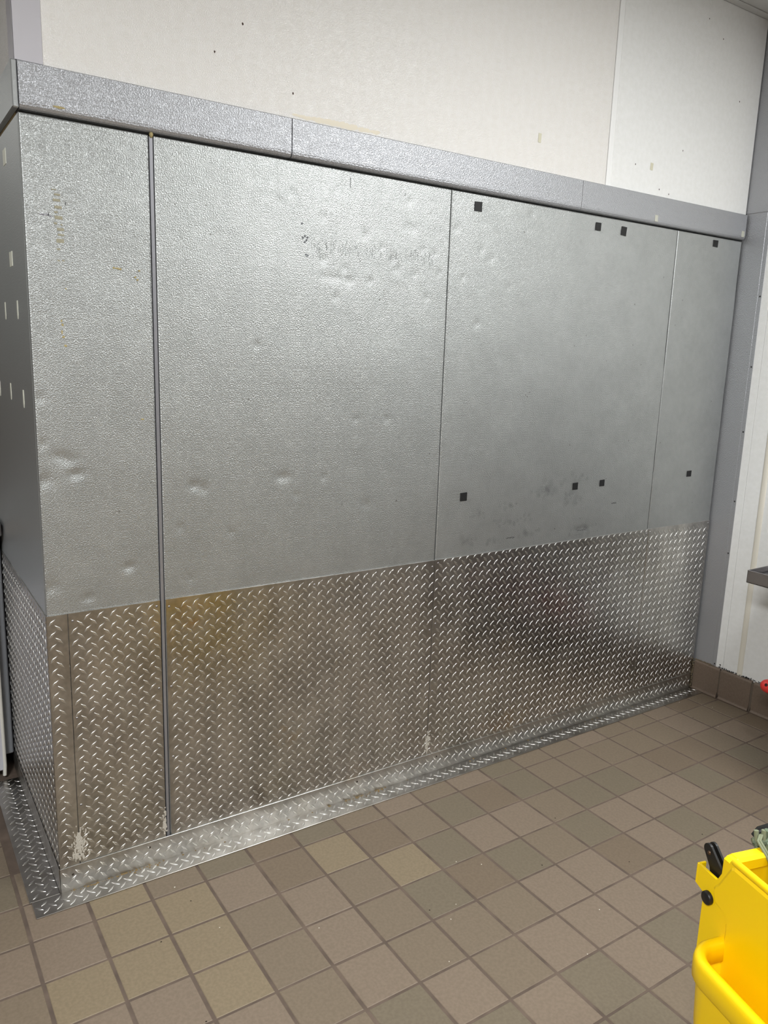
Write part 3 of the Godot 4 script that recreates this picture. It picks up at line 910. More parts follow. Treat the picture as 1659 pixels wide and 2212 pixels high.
# ---------------------------------------------------------------- right wall, ceiling, rest of the room
func build_shell() -> void:
	var wr := structure("wall_right", "white sheet-clad right wall with a grey corner trim")
	put(box(Vector3(W + 0.004, -0.1, -0.09), Vector3(W + 0.10, CEIL + 0.1, 4.5), 0.0), "wall_core", M.wall, wr)
	put(box(Vector3(W - 0.0005, 0.1, 0.0), Vector3(W + 0.004, CEIL, 0.150), 0.0008), "wall_panel", M.white_matte, wr)
	put(box(Vector3(W - 0.0005, 0.1, 0.1512), Vector3(W + 0.004, CEIL, 0.235), 0.0008), "wall_panel", M.white_matte, wr)
	put(box(Vector3(W - 0.0005, 0.1, 0.236), Vector3(W + 0.004, CEIL, 1.45), 0.0008), "wall_panel", M.white_matte, wr)
	put(box(Vector3(W - 0.0005, 0.1, 1.453), Vector3(W + 0.004, CEIL, 4.4), 0.0008), "wall_panel", M.white_matte, wr)
	# rounded batten over the sheet joint
	var sb := st_new()
	var prof := []
	for k in 9:
		var a := PI * k / 8.0
		prof.append(Vector2(-sin(a) * 0.0055, cos(a) * 0.0135))
	for k in 8:
		quad(sb, Vector3(W + prof[k].x, 0.13, 0.235 + prof[k].y), Vector3(W + prof[k].x, CEIL, 0.235 + prof[k].y), Vector3(W + prof[k + 1].x, CEIL, 0.235 + prof[k + 1].y), Vector3(W + prof[k + 1].x, 0.13, 0.235 + prof[k + 1].y))
	put(done(sb), "joint_batten", M.cream, wr)
	# the grey corner trim in two lengths, with a folded edge and screws
	for r in [[0.1, HEAD + 0.004], [HEAD + 0.006, CEIL]]:
		var st := st_new()
		cbox(st, Vector3(W - 0.0040, r[0], -0.045), Vector3(W - 0.0006, r[1], 0.098), 0.001)
		cbox(st, Vector3(W - 0.0022, r[0], 0.096), Vector3(W - 0.0006, r[1], 0.1155), 0.0006)
		put(done(st), "corner_trim", M.header, wr)
	var tr: Node3D = wr.get_node("corner_trim")
	var sc := st_new()
	lathe(sc, [Vector2(0, 0.0022), Vector2(0.0024, 0.0018), Vector2(0.0040, 0.0)], Vector3.ZERO, Vector3(-1, 0, 0), 10)
	var sm := done(sc)
	for y in [1.831, 1.533, 1.249, 0.935, 0.693, 0.155]:
		put(sm, "screw", M.dark_screw, tr, Vector3(W - 0.0022, y, 0.108))
	put(sm, "screw", M.dark_screw, tr, Vector3(W - 0.0006, 0.158, 0.136))
	# tiled skirting: a grout bed and bull-nosed cove tiles
	var bb := structure("baseboard_right", "brown cove tile skirting along the right wall")
	put(box(Vector3(W - 0.0150, -0.003, 0.0095), Vector3(W + 0.002, 0.136, 4.4), 0.0), "grout_bed", M.skirting_grout, bb)
	var P := [Vector2(0.0, 0.143), Vector2(-0.0085, 0.143), Vector2(-0.0130, 0.1405), Vector2(-0.0155, 0.136), Vector2(-0.0165, 0.130), Vector2(-0.0165, 0.016), Vector2(-0.0172, 0.010), Vector2(-0.0190, 0.006), Vector2(-0.0215, 0.0035), Vector2(-0.024, 0.0025), Vector2(-0.024, 0.0), Vector2(0.0, 0.0)]
	for len_ in [[0.0125, 0.1465]]:
		put(skirt_mesh(P, len_[0], len_[1]), "tile", M.skirting, bb, Vector3.ZERO)
	var sk := skirt_mesh(P, 0.0, PITCH - 0.0065)
	for k in 26:
		put(sk, "tile", M.skirting, bb, Vector3(0, 0, 0.1530 + k * PITCH * 1.03))
	# ragged grey sealant in the corner and along the top of the skirting
	var ra := st_new()
	for k in 60:
		var yy := 0.004 + 0.15 * k / 60.0
		blob3(ra, Vector3(W - 0.020 + 0.003 * rng.randfn(), yy, 0.0085 + 0.0015 * rng.randfn()), rng.randf_range(0.002, 0.005))
	for k in 70:
		blob3(ra, Vector3(W - 0.006 + 0.002 * rng.randfn(), 0.1445 + 0.0012 * rng.randfn(), 0.01 + 0.10 * k / 70.0), rng.randf_range(0.0015, 0.0035))
	put(done(ra), "old_sealant", mat(Color(0.42, 0.37, 0.29), 0.9), bb)
	var da := st_new()
	for k in 170:
		blob3(da, Vector3(W - 0.0035 + 0.0012 * rng.randfn(), 0.1455 + absf(rng.randfn()) * 0.0022, 0.13 + 0.36 * rng.randf()), rng.randf_range(0.0012, 0.0036))
	put(done(da), "black_sealant", mat(Color(0.13, 0.13, 0.13), 0.85), bb)

	# ceiling, cove strip and the walls out of view that close the room
	var ce := structure("ceiling", "off-white ceiling sheets")
	put(box(Vector3(-2.4, CEIL + 0.002, -4.5), Vector3(W + 0.1, CEIL + 0.1, 4.5), 0.0), "ceiling_sheet", M.ceiling, ce)
	var t1 := structure("trim_1", "off-white strip where the cooler front meets the ceiling")
	put(box(Vector3(0.004, CEIL - 0.0025, 0.003), Vector3(W - 0.004, CEIL + 0.001, 0.034), 0.001), "cove_strip", M.ceiling, t1)
	var wl := structure("wall_left", "pale wall on the far side of the passage")
	put(box(Vector3(-2.5, -0.1, -4.5), Vector3(-2.36, CEIL + 0.1, 4.5), 0.0), "wall_sheet", M.wall, wl)
	put(box(Vector3(-2.36, 0.0, -4.42), Vector3(-2.34, 1.35, 4.40), 0.002), "brown_dado", M.skirting, wl)
	var wf := structure("wall_front", "pale wall behind the viewpoint")
	put(box(Vector3(-2.5, -0.1, 4.42), Vector3(W + 0.1, CEIL + 0.1, 4.56), 0.0), "wall_sheet", M.wall, wf)
	put(box(Vector3(-2.36, 0.0, 4.40), Vector3(W, 1.35, 4.42), 0.002), "brown_dado", M.skirting, wf)
	var wp := structure("wall_passage", "pale wall at the end of the passage")
	put(box(Vector3(-2.5, -0.1, -4.56), Vector3(0.1, CEIL + 0.1, -4.42), 0.0), "wall_sheet", M.wall, wp)
	put(box(Vector3(-2.34, 0.0, -4.42), Vector3(-0.004, 1.35, -4.40), 0.002), "brown_dado", M.skirting, wp)

func skirt_mesh(P: Array, z0: float, z1: float) -> ArrayMesh:
	var st := st_new()
	for k in P.size():
		var a: Vector2 = P[k]
		var b: Vector2 = P[(k + 1) % P.size()]
		if k < P.size() - 3:
			st.set_smooth_group(1)
		else:
			st.set_smooth_group(-1)
		quad(st, Vector3(W + a.x, a.y, z0), Vector3(W + b.x, b.y, z0), Vector3(W + b.x, b.y, z1), Vector3(W + a.x, a.y, z1))
	st.set_smooth_group(-1)
	var c := Vector2(-0.004, 0.07)
	for k in P.size():
		var a: Vector2 = P[k]
		var b: Vector2 = P[(k + 1) % P.size()]
		tri(st, Vector3(W + c.x, c.y, z1), Vector3(W + a.x, a.y, z1), Vector3(W + b.x, b.y, z1))
		tri(st, Vector3(W + c.x, c.y, z0), Vector3(W + b.x, b.y, z0), Vector3(W + a.x, a.y, z0))
	return done(st)

func blob3(st: SurfaceTool, c: Vector3, s: float) -> void:
	var d := [Vector3.RIGHT, Vector3.UP, Vector3.BACK, Vector3.LEFT, Vector3.DOWN, Vector3.FORWARD]
	var p := []
	for v in d:
		p.append(c + v * s * rng.randf_range(0.6, 1.4))
	for f in [[0, 1, 2], [2, 1, 3], [3, 1, 5], [5, 1, 0], [2, 4, 0], [3, 4, 2], [5, 4, 3], [0, 4, 5]]:
		tri(st, p[f[0]], p[f[1]], p[f[2]])


# ---------------------------------------------------------------- lights
func troffer(at: Vector3, w: float, d: float, energy: float, label: String) -> void:
	var t := thing("ceiling_light", label, "ceiling light", at, 0.0, "")
	var st := st_new()
	for r in [[Vector3(-w / 2 - 0.03, -0.02, -d / 2 - 0.03), Vector3(w / 2 + 0.03, 0.0, -d / 2)], [Vector3(-w / 2 - 0.03, -0.02, d / 2), Vector3(w / 2 + 0.03, 0.0, d / 2 + 0.03)], [Vector3(-w / 2 - 0.03, -0.02, -d / 2), Vector3(-w / 2, 0.0, d / 2)], [Vector3(w / 2, -0.02, -d / 2), Vector3(w / 2 + 0.03, 0.0, d / 2)]]:
		cbox(st, r[0], r[1], 0.003)
	put(done(st), "frame", M.fixture, t)
	put(box(Vector3(-w / 2, -0.012, -d / 2), Vector3(w / 2, -0.004, d / 2), 0.001), "diffuser", M.glow, t)
	var l := AreaLight3D.new()
	l.name = "lamp_light"
	l.area_size = Vector2(w - 0.02, d - 0.02)
	l.light_color = Color(0.985, 0.996, 1.0)
	l.light_energy = energy
	l.area_range = 12.0
	l.area_attenuation = 2.0
	l.shadow_enabled = true
	l.rotation.x = -PI / 2
	l.position.y = -0.016
	t.add_child(l)


# ---------------------------------------------------------------- small things on the walls
func build_tapes() -> void:
	var sq := [
		[1.396, 2.026, .033, .030, 0.04, "black tape square at the top left of the third grey panel, nearest the middle seam"],
		[1.976, 2.027, .029, .028, 0.0, "left one of the two close black tape squares high on the grey panel"],
		[2.118, 2.026, .030, .032, -0.05, "right one of the two close black tape squares high on the grey panel"],
		[2.695, 2.038, .034, .027, 0.0, "black tape square high on the narrow panel by the right wall"],
		[1.399, 1.048, .031, .030, 0.03, "black tape square low on the third grey panel, nearest the middle seam"],
		[1.966, 1.049, .029, .028, 0.03, "left one of the two close black tape squares low on the grey panel"],
		[2.121, 1.052, .028, .026, 0.03, "right one of the two close black tape squares low on the grey panel"],
		[2.689, 1.058, .030, .026, 0.03, "black tape square low on the narrow panel by the right wall"],
	]
	for q in sq:
		var w: float = q[2] * 0.5
		var h: float = q[3] * 0.5
		var pg := PackedVector2Array([Vector2(-w, -h), Vector2(w * 0.94, -h * 1.06), Vector2(w, h), Vector2(-w * 0.95, h * 0.97)])
		var st := st_new()
		prism(st, pg, Vector3.ZERO, Vector3.RIGHT, Vector3.UP, 0.0016, 0.0006)
		var o := put(done(st), "tape_square", M.tape, self, Vector3(q[0], q[1], 0.0012))
		o.rotation.z = q[4]
		tag(o, q[5], "tape", "black tape squares on the grey panels")
	# pale tape bits
	for q in [[1.650, 2.279, .014, .030, 0.0026, -0.05, "cream_tape", "small cream tape patch on the left white wall sheet"], [2.243, 2.275, .016, .026, 0.0016, -0.05, "cream_tape", "small cream tape patch on the right white wall sheet"], [2.285, 2.090, .018, .024, 0.0134, 0.0, "grey_tape", "small pale tape patch on the header strip, away from the corner"], [2.862, 2.092, .020, .024, 0.0134, 0.0, "grey_tape", "small pale tape patch on the header strip in the right corner"]]:
		var st := st_new()
		cbox(st, Vector3(-q[2] / 2, -q[3] / 2, -0.0004), Vector3(q[2] / 2, q[3] / 2, 0.0004), 0.0002)
		var o := put(done(st), "tape_patch", M[q[6]], self, Vector3(q[0], q[1], q[4]))
		o.rotation.z = q[5]
		tag(o, q[7], "tape", "pale tape patches")
	# white adhesive tabs on the passage side
	for q in [[2.004, -0.228, "upper of the two short white tabs on the dark cooler side"], [1.751, -0.220, "lower of the two short white tabs on the dark cooler side"]]:
		var o := put(box(Vector3(-0.0018, -0.019, -0.022), Vector3(0, 0.019, 0.022), 0.0006), "adhesive_tab", M.white_tape, self, Vector3(-0.0002, q[0], q[1]))
		tag(o, q[2], "adhesive tab", "white adhesive tabs on the dark cooler side")
	for q in [[1.623, -0.371, "long white adhesive strip, left one of the upper pair on the dark side"], [1.620, -0.165, "long white adhesive strip, right one of the upper pair on the dark side"], [1.396, -0.574, "long white adhesive strip, leftmost of the lower row of three"], [1.398, -0.362, "long white adhesive strip, middle of the lower row of three"], [1.390, -0.153, "long white adhesive strip, rightmost of the lower row of three"]]:
		var st := st_new()
		prism(st, PackedVector2Array([Vector2(-0.007, 0.023), Vector2(-0.007, -0.014), Vector2(-0.002, -0.024), Vector2(0.003, -0.024), Vector2(0.007, -0.014), Vector2(0.007, 0.023)]), Vector3.ZERO, Vector3.BACK, Vector3.UP, 0.0016)
		var o := put(done(st), "adhesive_strip", M.white_tape, self, Vector3(-0.0002, q[0], q[1]))
		tag(o, q[2], "adhesive strip", "long white adhesive strips on the dark cooler side")


# ---------------------------------------------------------------- things standing about
func build_cabinet() -> void:
	# an undercounter cabinet across the passage; only its right front edge shows
	var t := thing("undercounter_cabinet", "grey undercounter cabinet with steel worktop at the left edge, in the passage", "cabinet", Vector3(-0.0085, 0, -0.765))
	put(box(Vector3(-1.10, 0.075, -0.62), Vector3(0.0, 0.895, 0.0), 0.004), "body", M.cabinet, t)
	put(box(Vector3(-1.12, 0.895, -0.64), Vector3(0.0, 0.942, 0.062), 0.004), "worktop", M.steel, t)
	for r in [[-1.085, -0.560], [-0.555, -0.0345]]:
		var dr := put(box(Vector3(r[0], 0.032, 0.001), Vector3(r[1], 0.70, 0.034), 0.005), "door", M.cabinet_door, t)
		var st := st_new()
		tube(st, [Vector3(r[1] - 0.001, 0.70, 0.031), Vector3(r[1] - 0.001, 0.40, 0.031), Vector3(r[1] - 0.001, 0.12, 0.031), Vector3(r[1] - 0.001, 0.05, 0.031), Vector3(r[1] - 0.004, 0.014, 0.033)], 0.0065, 8)
		put(done(st), "edge_bumper", M.bumper, dr)
		put(box(Vector3((r[0] + r[1]) / 2 - 0.08, 0.62, 0.034), Vector3((r[0] + r[1]) / 2 + 0.08, 0.64, 0.054), 0.004), "handle", M.steel, dr)
	for x in [-1.05, -0.06]:
		for z in [-0.57, -0.06]:
			var st := st_new()
			lathe(st, [Vector2(0, 0), Vector2(0.022, 0), Vector2(0.022, 0.012), Vector2(0.015, 0.02), Vector2(0.015, 0.08), Vector2(0, 0.08)], Vector3(x, 0, z), Vector3(0, 1, 0), 10)
			put(done(st), "leg", M.black_plastic, t)

func build_shelf() -> void:
	var t := thing("wall_shelf", "shallow stainless tray shelf jutting from the right wall", "shelf", Vector3(W, 0.684, 0.416))
	var d := 0.350
	var len_ := 0.50
	var h := 0.052
	put(box(Vector3(-d, 0.0, 0.0), Vector3(-0.001, 0.004, len_), 0.001), "tray_floor", M.steel, t)
	var st := st_new()
	cbox(st, Vector3(-d, 0.0, 0.0), Vector3(-d + 0.003, h, len_), 0.001)
	cbox(st, Vector3(-d, 0.0, 0.0), Vector3(-0.001, h, 0.003), 0.001)
	cbox(st, Vector3(-d, 0.0, len_ - 0.003), Vector3(-0.001, h, len_), 0.001)
	cbox(st, Vector3(-0.004, 0.0, 0.0), Vector3(-0.001, h, len_), 0.001)
	put(done(st), "tray_rim", M.steel, t)
	var sr := st_new()
	cbox(sr, Vector3(-d + 0.003, 0.020, 0.012), Vector3(-0.02, 0.026, 0.030), 0.001)
	cbox(sr, Vector3(-d + 0.012, 0.020, 0.012), Vector3(-d + 0.030, 0.026, len_ - 0.012), 0.001)
	put(done(sr), "inner_ledge", M.steel, t)
	for z in [0.18, 0.40]:
		var sb := st_new()
		prism(sb, PackedVector2Array([Vector2(0, 0), Vector2(-0.30, 0), Vector2(-0.30, -0.02), Vector2(-0.02, -0.22), Vector2(0, -0.22)]), Vector3(-0.001, 0.0, z), Vector3.RIGHT, Vector3.UP, 0.003)
		put(done(sb), "bracket", M.steel, t)

func build_rack_and_brush() -> void:
	var t := thing("dunnage_rack", "low grey plastic floor rack under the tray shelf by the right wall", "rack", Vector3(2.63, 0, 0.815))
	for k in 5:
		put(box(Vector3(-0.18 + k * 0.076, 0.20, -0.13), Vector3(-0.18 + k * 0.076 + 0.062, 0.232, 0.13), 0.004), "slat", M.grey_plastic, t)
	for x in [-0.165, 0.165]:
		for z in [-0.10, 0.10]:
			put(box(Vector3(x - 0.025, 0.0, z - 0.025), Vector3(x + 0.025, 0.2, z + 0.025), 0.005), "leg", M.grey_plastic, t)
	for z in [-0.10, 0.10]:
		put(box(Vector3(-0.18, 0.165, z - 0.02), Vector3(0.186, 0.2, z + 0.02), 0.004), "rail", M.grey_plastic, t)
	var b := thing("hand_brush", "red plastic handle of a brush poking in at the right edge", "brush", Vector3(2.60, 0.270, 0.505), 0.0)
	b.rotation.y = 0.06
	var st := st_new()
	lathe(st, [Vector2(0, -0.002), Vector2(0.012, 0.0), Vector2(0.020, 0.006), Vector2(0.0262, 0.017), Vector2(0.0285, 0.032), Vector2(0.027, 0.050), Vector2(0.021, 0.075), Vector2(0.016, 0.105), Vector2(0.0145, 0.15), Vector2(0.016, 0.22), Vector2(0.020, 0.25), Vector2(0, 0.252)], Vector3.ZERO, Vector3(0, 0, 1), 20)
	put(done(st), "handle", M.red, b)
	var sh := st_new()
	lathe(sh, [Vector2(0, 0.0012), Vector2(0.0058, 0.001), Vector2(0.0068, 0.0)], Vector3(-0.0245, 0.0125, 0.030), Vector3(-0.9, 0.43, -0.05).normalized(), 12)
	put(done(sh), "hanging_hole", mat(Color(0.20, 0.02, 0.02), 0.8), b)
	put(box(Vector3(-0.035, -0.012, 0.245), Vector3(0.035, 0.016, 0.46), 0.008), "brush_back", M.red, b)
	put(box(Vector3(-0.030, -0.037, 0.255), Vector3(0.030, -0.012, 0.45), 0.004), "bristles", M.black_plastic, b)

func build_upright() -> void:
	# stands just out of the picture on the right; it keeps the ceiling light off the far floor
	var t := thing("upright_cabinet", "stainless upright cabinet against the right wall beside the tray shelf", "cabinet", Vector3(2.25, 0, 0.96))
	put(box(Vector3(0.0, 0.10, 0.0), Vector3(0.62, 1.58, 0.66), 0.004), "body", M.steel, t)
	for r in [[0.006, 0.326], [0.334, 0.654]]:
		var d := put(box(Vector3(-0.022, 0.12, r[0]), Vector3(-0.001, 1.56, r[1]), 0.004), "door", M.steel, t)
		var hz: float = r[1] - 0.035 if r[0] < 0.1 else r[0] + 0.035
		put(box(Vector3(-0.050, 0.75, hz - 0.008), Vector3(-0.022, 0.98, hz + 0.008), 0.004), "handle", M.black_plastic, d)
	for x in [0.05, 0.57]:
		for z in [0.05, 0.61]:
			var st := st_new()
			lathe(st, [Vector2(0, 0), Vector2(0.022, 0), Vector2(0.022, 0.012), Vector2(0.015, 0.02), Vector2(0.015, 0.1), Vector2(0, 0.1)], Vector3(x, 0, z), Vector3(0, 1, 0), 10)
			put(done(st), "leg", M.black_plastic, t)

func build_bucket() -> void:
	# local axes: x across the bucket (away from the viewer's left), z along it (towards the viewer), turned 15 degrees
	var O := Vector3(1.004, 0.0, 1.369)
	var turn := -deg_to_rad(15.0)
	var t := thing("mop_bucket", "yellow plastic mop bucket on the tiles at the lower right", "mop bucket", O, turn)
	# tub: rounded rectangle rings from the floor up, outside then inside
	var ring := func(x0: float, x1: float, z0: float, z1: float, r: float, y: float) -> Array:
		var p := []
		for c in [[x1 - r, z1 - r, 0.0], [x0 + r, z1 - r, PI / 2], [x0 + r, z0 + r, PI], [x1 - r, z0 + r, PI * 1.5]]:
			for k in 7:
				var a: float = c[2] + PI / 2 * k / 6.0
				p.append(Vector3(c[0] + cos(a) * r, y, c[1] + sin(a) * r))
		return p
	var X0 := -0.094
	var X1 := 0.290
	var Z0 := -0.008
	var Z1 := 0.470
	var rings := []
	for q in [[0.055, 0.055, 0.040], [0.050, 0.062, 0.045], [0.030, 0.12, 0.050], [0.014, 0.25, 0.055], [0.008, 0.355, 0.058], [0.0075, 0.362, 0.058]]:
		rings.append(ring.call(X0 + q[0], X1 - q[0], Z0 + q[0] * 0.6, Z1 - q[0], q[2], q[1]))
	for q in [[0.028, 0.36, 0.045], [0.034, 0.25, 0.045], [0.05, 0.12, 0.042], [0.066, 0.07, 0.036]]:
		rings.append(ring.call(X0 + q[0], X1 - q[0], Z0 + q[0] * 0.6, Z1 - q[0], q[2], q[1]))
	var st := st_new()
	st.set_smooth_group(1)
	for k in rings.size() - 1:
		for s in 28:
			var j := (s + 1) % 28
			quad(st, rings[k][j], rings[k][s], rings[k + 1][s], rings[k + 1][j])
	st.set_smooth_group(-1)
	for e in [[0, 0.055], [rings.size() - 1, 0.07]]:
		var c := Vector3((X0 + X1) / 2, e[1], (Z0 + Z1) / 2)
		for s in 28:
			if e[0] == 0:
				tri(st, c, rings[0][s], rings[0][(s + 1) % 28])
			else:
				tri(st, c, rings[-1][(s + 1) % 28], rings[-1][s])
	put(done(st), "tub", M.yellow, t)
	# thick rolled rim: a rounded-square bead round the mouth
	var sr := st_new()
	sr.set_smooth_group(1)
	var sec := [Vector2(0.006, 0.355), Vector2(-0.008, 0.350), Vector2(-0.0115, 0.355), Vector2(-0.0118, 0.388), Vector2(-0.0095, 0.398), Vector2(-0.004, 0.402), Vector2(0.006, 0.402), Vector2(0.0115, 0.398), Vector2(0.0135, 0.388), Vector2(0.0135, 0.36)]
	var loops := []
	for q in sec:
		loops.append(ring.call(X0 + 0.012 + q.x, X1 - 0.012 - q.x, Z0 + 0.008 + q.x, Z1 - 0.012 - q.x, 0.052 - q.x, q.y))
	for k in loops.size():
		for s in 28:
			var j := (s + 1) % 28
			var m := (k + 1) % loops.size()
			quad(sr, loops[k][j], loops[k][s], loops[m][s], loops[m][j])
	put(done(sr), "rim", M.yellow, t)
	for x in [X0 + 0.075, X1 - 0.075]:
		for z in [Z0 + 0.075, Z1 - 0.08]:
			var cs := st_new()
			lathe(cs, [Vector2(0, 0.011), Vector2(0.018, 0.011), Vector2(0.0245, 0.007), Vector2(0.0255, 0.0), Vector2(0.0245, -0.007), Vector2(0.018, -0.011), Vector2(0, -0.011)], Vector3(x, 0.0258, z), Vector3(1, 0, 0), 16)
			cbox(cs, Vector3(x - 0.016, 0.040, z - 0.014), Vector3(x + 0.016, 0.064, z + 0.014), 0.003)
			put(done(cs), "caster", M.black_plastic, t)

	# wringer hung on the bucket's end
	var w := thing("mop_wringer", "yellow side-press wringer with black lever link, seated in the mop bucket", "mop wringer", O, turn)
	# left cheek with the ear, the V notch and the raised main field; its outline in (z, y)
	var cheek := PackedVector2Array([Vector2(-0.064, 0.315), Vector2(-0.064, 0.459), Vector2(-0.0665, 0.460), Vector2(-0.090, 0.467), Vector2(-0.090, 0.5085), Vector2(-0.087, 0.5115), Vector2(-0.036, 0.5105), Vector2(-0.0335, 0.511), Vector2(-0.031, 0.514), Vector2(-0.004, 0.573), Vector2(0.0005, 0.5795), Vector2(0.006, 0.580), Vector2(0.245, 0.580), Vector2(0.250, 0.575), Vector2(0.242, 0.300), Vector2(0.004, 0.300), Vector2(-0.012, 0.315)])
	var sc := st_new()
	prism(sc, cheek, Vector3(0.006, 0, 0), Vector3.BACK, Vector3.UP, 0.006)
	put(done(sc), "cheek", M.yellow, w)
	# raised field of the cheek, softly edged
	var fld := PackedVector2Array([Vector2(-0.028, 0.462), Vector2(-0.012, 0.458), Vector2(-0.001, 0.452), Vector2(0.005, 0.440), Vector2(0.0055, 0.425), Vector2(0.0055, 0.302), Vector2(0.239, 0.302), Vector2(0.246, 0.568), Vector2(0.010, 0.568), Vector2(0.001, 0.563), Vector2(-0.026, 0.508), Vector2(-0.033, 0.500), Vector2(-0.038, 0.490), Vector2(-0.034, 0.470)])
	var sfl := st_new()
	raised(sfl, fld, 0.0, 0.004, 0.005)
	put(done(sfl), "raised_field", M.yellow, w)
	# top bead of the cheek
	var sbd := st_new()
	tube(sbd, [Vector3(0.004, 0.5755, 0.002), Vector3(0.002, 0.577, 0.012), Vector3(0.002, 0.577, 0.12), Vector3(0.002, 0.577, 0.246)], 0.0072, 12)
	put(done(sbd), "top_bead", M.yellow, w)
	# ear return flange
	put(box(Vector3(-0.0004, 0.466, -0.0906), Vector3(0.020, 0.5125, -0.0850), 0.0016), "ear_flange", M.yellow, w)
	# end wall with a thick rounded top that dips to the mop opening; outline in (x, y)
	var endw := PackedVector2Array([Vector2(0.002, 0.30), Vector2(0.115, 0.30), Vector2(0.118, 0.42), Vector2(0.116, 0.505), Vector2(0.114, 0.533), Vector2(0.112, 0.552), Vector2(0.106, 0.564), Vector2(0.097, 0.569), Vector2(0.04, 0.570), Vector2(0.012, 0.570), Vector2(0.004, 0.564)])
	var se := st_new()
	prism(se, endw, Vector3(0, 0, -0.026), Vector3.RIGHT, Vector3.UP, 0.018, 0.004)
	put(done(se), "end_wall", M.yellow, w)
	put(box(Vector3(0.016, 0.540, -0.032), Vector3(0.100, 0.572, -0.003), 0.006), "end_wall_lip", M.yellow, w)
	# far end wall, right cheek and the press plate inside
	put(box(Vector3(0.006, 0.30, 0.232), Vector3(0.215, 0.575, 0.244), 0.004), "end_wall", M.yellow, w)
	put(box(Vector3(0.215, 0.30, -0.02), Vector3(0.222, 0.555, 0.244), 0.003), "cheek", M.yellow, w)
	put(box(Vector3(0.006, 0.296, -0.008), Vector3(0.215, 0.304, 0.232), 0.002), "drain_floor", M.yellow, w)
	# pivot cap on the cheek
	var sp := st_new()
	lathe(sp, [Vector2(0, 0.0095), Vector2(0.0115, 0.0090), Vector2(0.0138, 0.0070), Vector2(0.0142, 0.0)], Vector3(0.0, 0.459, -0.0485), Vector3(-1, 0, 0), 22)
	put(done(sp), "pivot_cap", M.black_plastic, w)
	# lever link: two black plates behind the notch
	var lv := Node3D.new()
	lv.name = "lever_link"
	w.add_child(lv)
	for x in [0.012, 0.025]:
		var pg := PackedVector2Array()
		for k in 13:
			var a := PI * (0.30 + 0.95 * k / 12.0)
			pg.append(Vector2(-0.078 + cos(a) * 0.0125, 0.548 + sin(a) * 0.0125))
		pg.append_array([Vector2(-0.069, 0.515), Vector2(-0.056, 0.470), Vector2(-0.014, 0.470), Vector2(-0.006, 0.500)])
		var sl := st_new()
		prism(sl, pg, Vector3(x + 0.005, 0, 0), Vector3.BACK, Vector3.UP, 0.005)
		put(done(sl), "link_plate", M.black_plastic, lv)
	var sv := st_new()
	lathe(sv, [Vector2(0, 0.003), Vector2(0.003, 0.0025), Vector2(0.0045, 0.0)], Vector3(0.0122, 0.543, -0.0740), Vector3(-1, 0, 0), 12)
	put(done(sv), "rivet", M.rivet, lv)
	var shn := st_new()
	tube(shn, [Vector3(0.045, 0.48, -0.040), Vector3(0.10, 0.485, -0.050), Vector3(0.16, 0.52, -0.055), Vector3(0.225, 0.60, -0.06), Vector3(0.30, 0.72, -0.065), Vector3(0.38, 0.86, -0.07)], 0.011, 10)
	put(done(shn), "lever_arm", M.black_plastic, lv)

	# mop head stuffed in the wringer: yarn strands and a black socket
	var mp := thing("mop", "grey-green yarn mop with black clamp, stuffed in the yellow wringer", "mop", O, turn)
	var kr := RandomNumberGenerator.new()
	kr.seed = 77
	var sclamp := st_new()
	tube(sclamp, [Vector3(0.112, 0.570, -0.062), Vector3(0.122, 0.582, -0.058), Vector3(0.142, 0.590, -0.048), Vector3(0.17, 0.590, -0.03), Vector3(0.20, 0.585, 0.0)], [0.007, 0.011, 0.014, 0.015, 0.014], 12)
	put(done(sclamp), "clamp", M.black_plastic, mp)
	var loose := st_new()
	# strands that loop over the lip and hang down inside
	var s0 := [Vector3(0.16, 0.575, -0.04), Vector3(0.122, 0.585, -0.046), Vector3(0.104, 0.588, -0.040), Vector3(0.090, 0.584, -0.030), Vector3(0.088, 0.5755, -0.012), Vector3(0.092, 0.560, 0.002), Vector3(0.098, 0.535, 0.004), Vector3(0.102, 0.49, 0.008), Vector3(0.106, 0.44, 0.014), Vector3(0.112, 0.40, 0.022)]
	tube(loose, s0, 0.0030, 7)
	var s1 := []
	for k in s0.size():
		s1.append(s0[k] + Vector3(0.005, 0.001, 0.001))
	tube(loose, s1, 0.0028, 7)
	put(done(loose), "loose_strand", M.yarn, mp)
	for k in 46:
		var sy := st_new()
		var a := kr.randf_range(0.10, 0.20)
		var b := kr.randf_range(-0.05, 0.12)
		var h := kr.randf_range(0.575, 0.60)
		var pts := []
		if k < 10:
			# turns piled over the lip
			for e in 8:
				var f := e / 7.0
				pts.append(Vector3(0.100 + 0.11 * f + 0.003 * sin(k * 2.3), 0.574 + 0.008 * sin(f * 3.1) + 0.003 * cos(f * 5.0 + k) - 0.0012 * k, -0.048 + 0.05 * f + 0.006 * sin(k * 1.9)))
		else:
			for e in 9:
				var f := e / 8.0
				pts.append(Vector3(a + 0.010 * sin(f * 4.0 + k) + (0.126 - a) * 0.4 * f, h - (h - 0.33) * f, b + 0.018 * cos(f * 3.0 + k * 1.3)))
		tube(sy, pts, kr.randf_range(0.0042, 0.0062), 7)
		put(done(sy), "yarn_strand", M.yarn if kr.randf() < 0.7 else M.yarn_dark, mp)

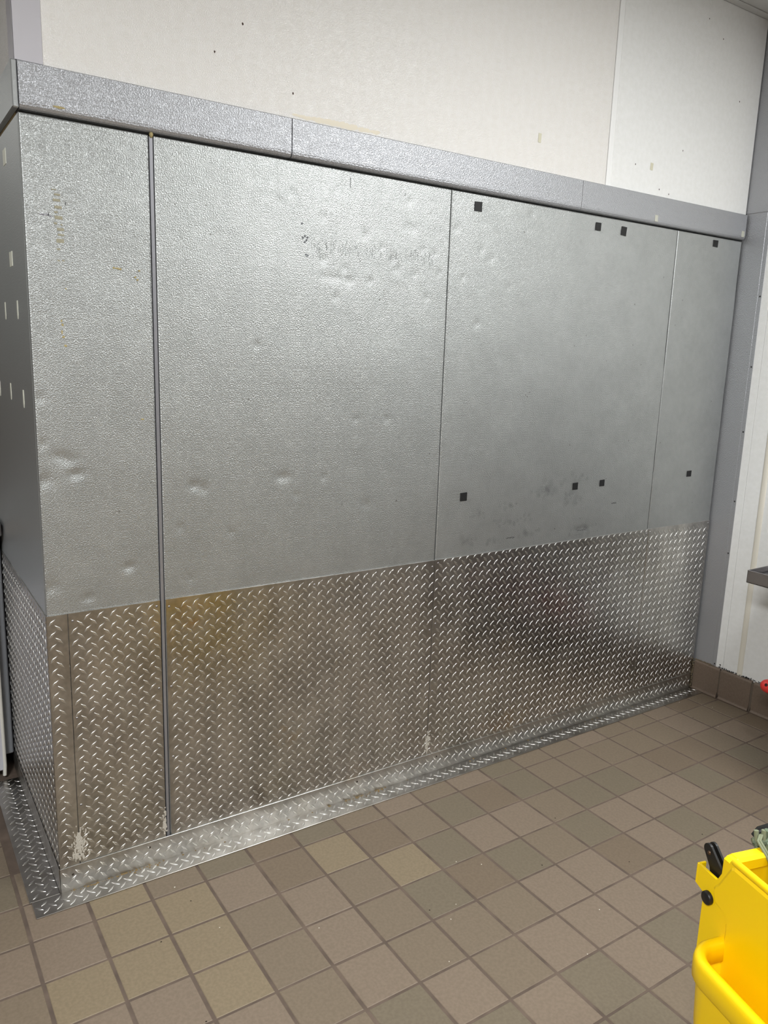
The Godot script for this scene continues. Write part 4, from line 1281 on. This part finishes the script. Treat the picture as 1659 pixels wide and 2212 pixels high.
# a field raised off the plane x = x0 towards -x, with a sloped soft edge
func raised(st: SurfaceTool, pg: PackedVector2Array, x0: float, h: float, b: float) -> void:
	if Geometry2D.is_polygon_clockwise(pg):
		pg.reverse()
	var off := Geometry2D.offset_polygon(pg, -b, Geometry2D.JOIN_MITER)
	var inner: PackedVector2Array = align(pg, off[0]) if off.size() and off[0].size() == pg.size() else PackedVector2Array()
	if inner.is_empty():
		var c := Vector2.ZERO
		for p in pg:
			c += p / pg.size()
		for p in pg:
			inner.append(p + (c - p).normalized() * b)
	var at := func(p: Vector2, x: float) -> Vector3: return Vector3(x, p.y, p.x)
	st.set_smooth_group(-1)
	for k in pg.size():
		var j := (k + 1) % pg.size()
		quad(st, at.call(pg[k], x0), at.call(pg[j], x0), at.call(inner[j], x0 - h), at.call(inner[k], x0 - h))
	var idx := Geometry2D.triangulate_polygon(inner)
	for k in range(0, idx.size(), 3):
		var a := inner[idx[k]]
		var bb := inner[idx[k + 1]]
		var cc := inner[idx[k + 2]]
		if (bb - a).cross(cc - a) < 0.0:
			var sw := bb
			bb = cc
			cc = sw
		tri(st, at.call(a, x0 - h), at.call(bb, x0 - h), at.call(cc, x0 - h))
	st.set_smooth_group(-1)


# ---------------------------------------------------------------- the scene
func _ready() -> void:
	rng.seed = 20240611
	var cam := Camera3D.new()
	cam.name = "camera"
	cam.fov = 66.5792
	cam.near = 0.02
	cam.far = 60.0
	cam.transform = Transform3D(Basis(Vector3(0.83505664, 0.03219471, 0.54922118), Vector3(0.082973, 0.97949818, -0.18357233), Vector3(-0.5438712, 0.19886383, 0.81526517)), Vector3(-0.35395, 1.53810, 2.12137))
	add_child(cam)
	cam.current = true
	var env := Environment.new()
	env.background_mode = Environment.BG_COLOR
	env.background_color = Color(0.02, 0.02, 0.02)
	env.tonemap_mode = Environment.TONE_MAPPER_LINEAR
	env.tonemap_exposure = 1.2
	env.sdfgi_enabled = true
	env.ssao_enabled = true
	env.ssil_enabled = true
	var we := WorldEnvironment.new()
	we.name = "environment"
	we.environment = env
	add_child(we)

	make_materials()
	troffer(Vector3(1.80, CEIL, 1.95), 0.6, 1.2, 6.0, "flush ceiling panel light over the tiled floor in front of the cooler")
	troffer(Vector3(-1.45, CEIL, 2.45), 0.6, 1.2, 13.0, "flush ceiling panel light to the left of the viewpoint")
	troffer(Vector3(-1.75, CEIL, -3.30), 0.6, 1.2, 0.8, "flush ceiling panel light over the passage beside the cooler")
	build_shell()
	build_floor()
	build_cooler()
	build_plates()
	build_cabinet()
	build_shelf()
	build_rack_and_brush()
	build_upright()
	build_bucket()
	build_tapes()
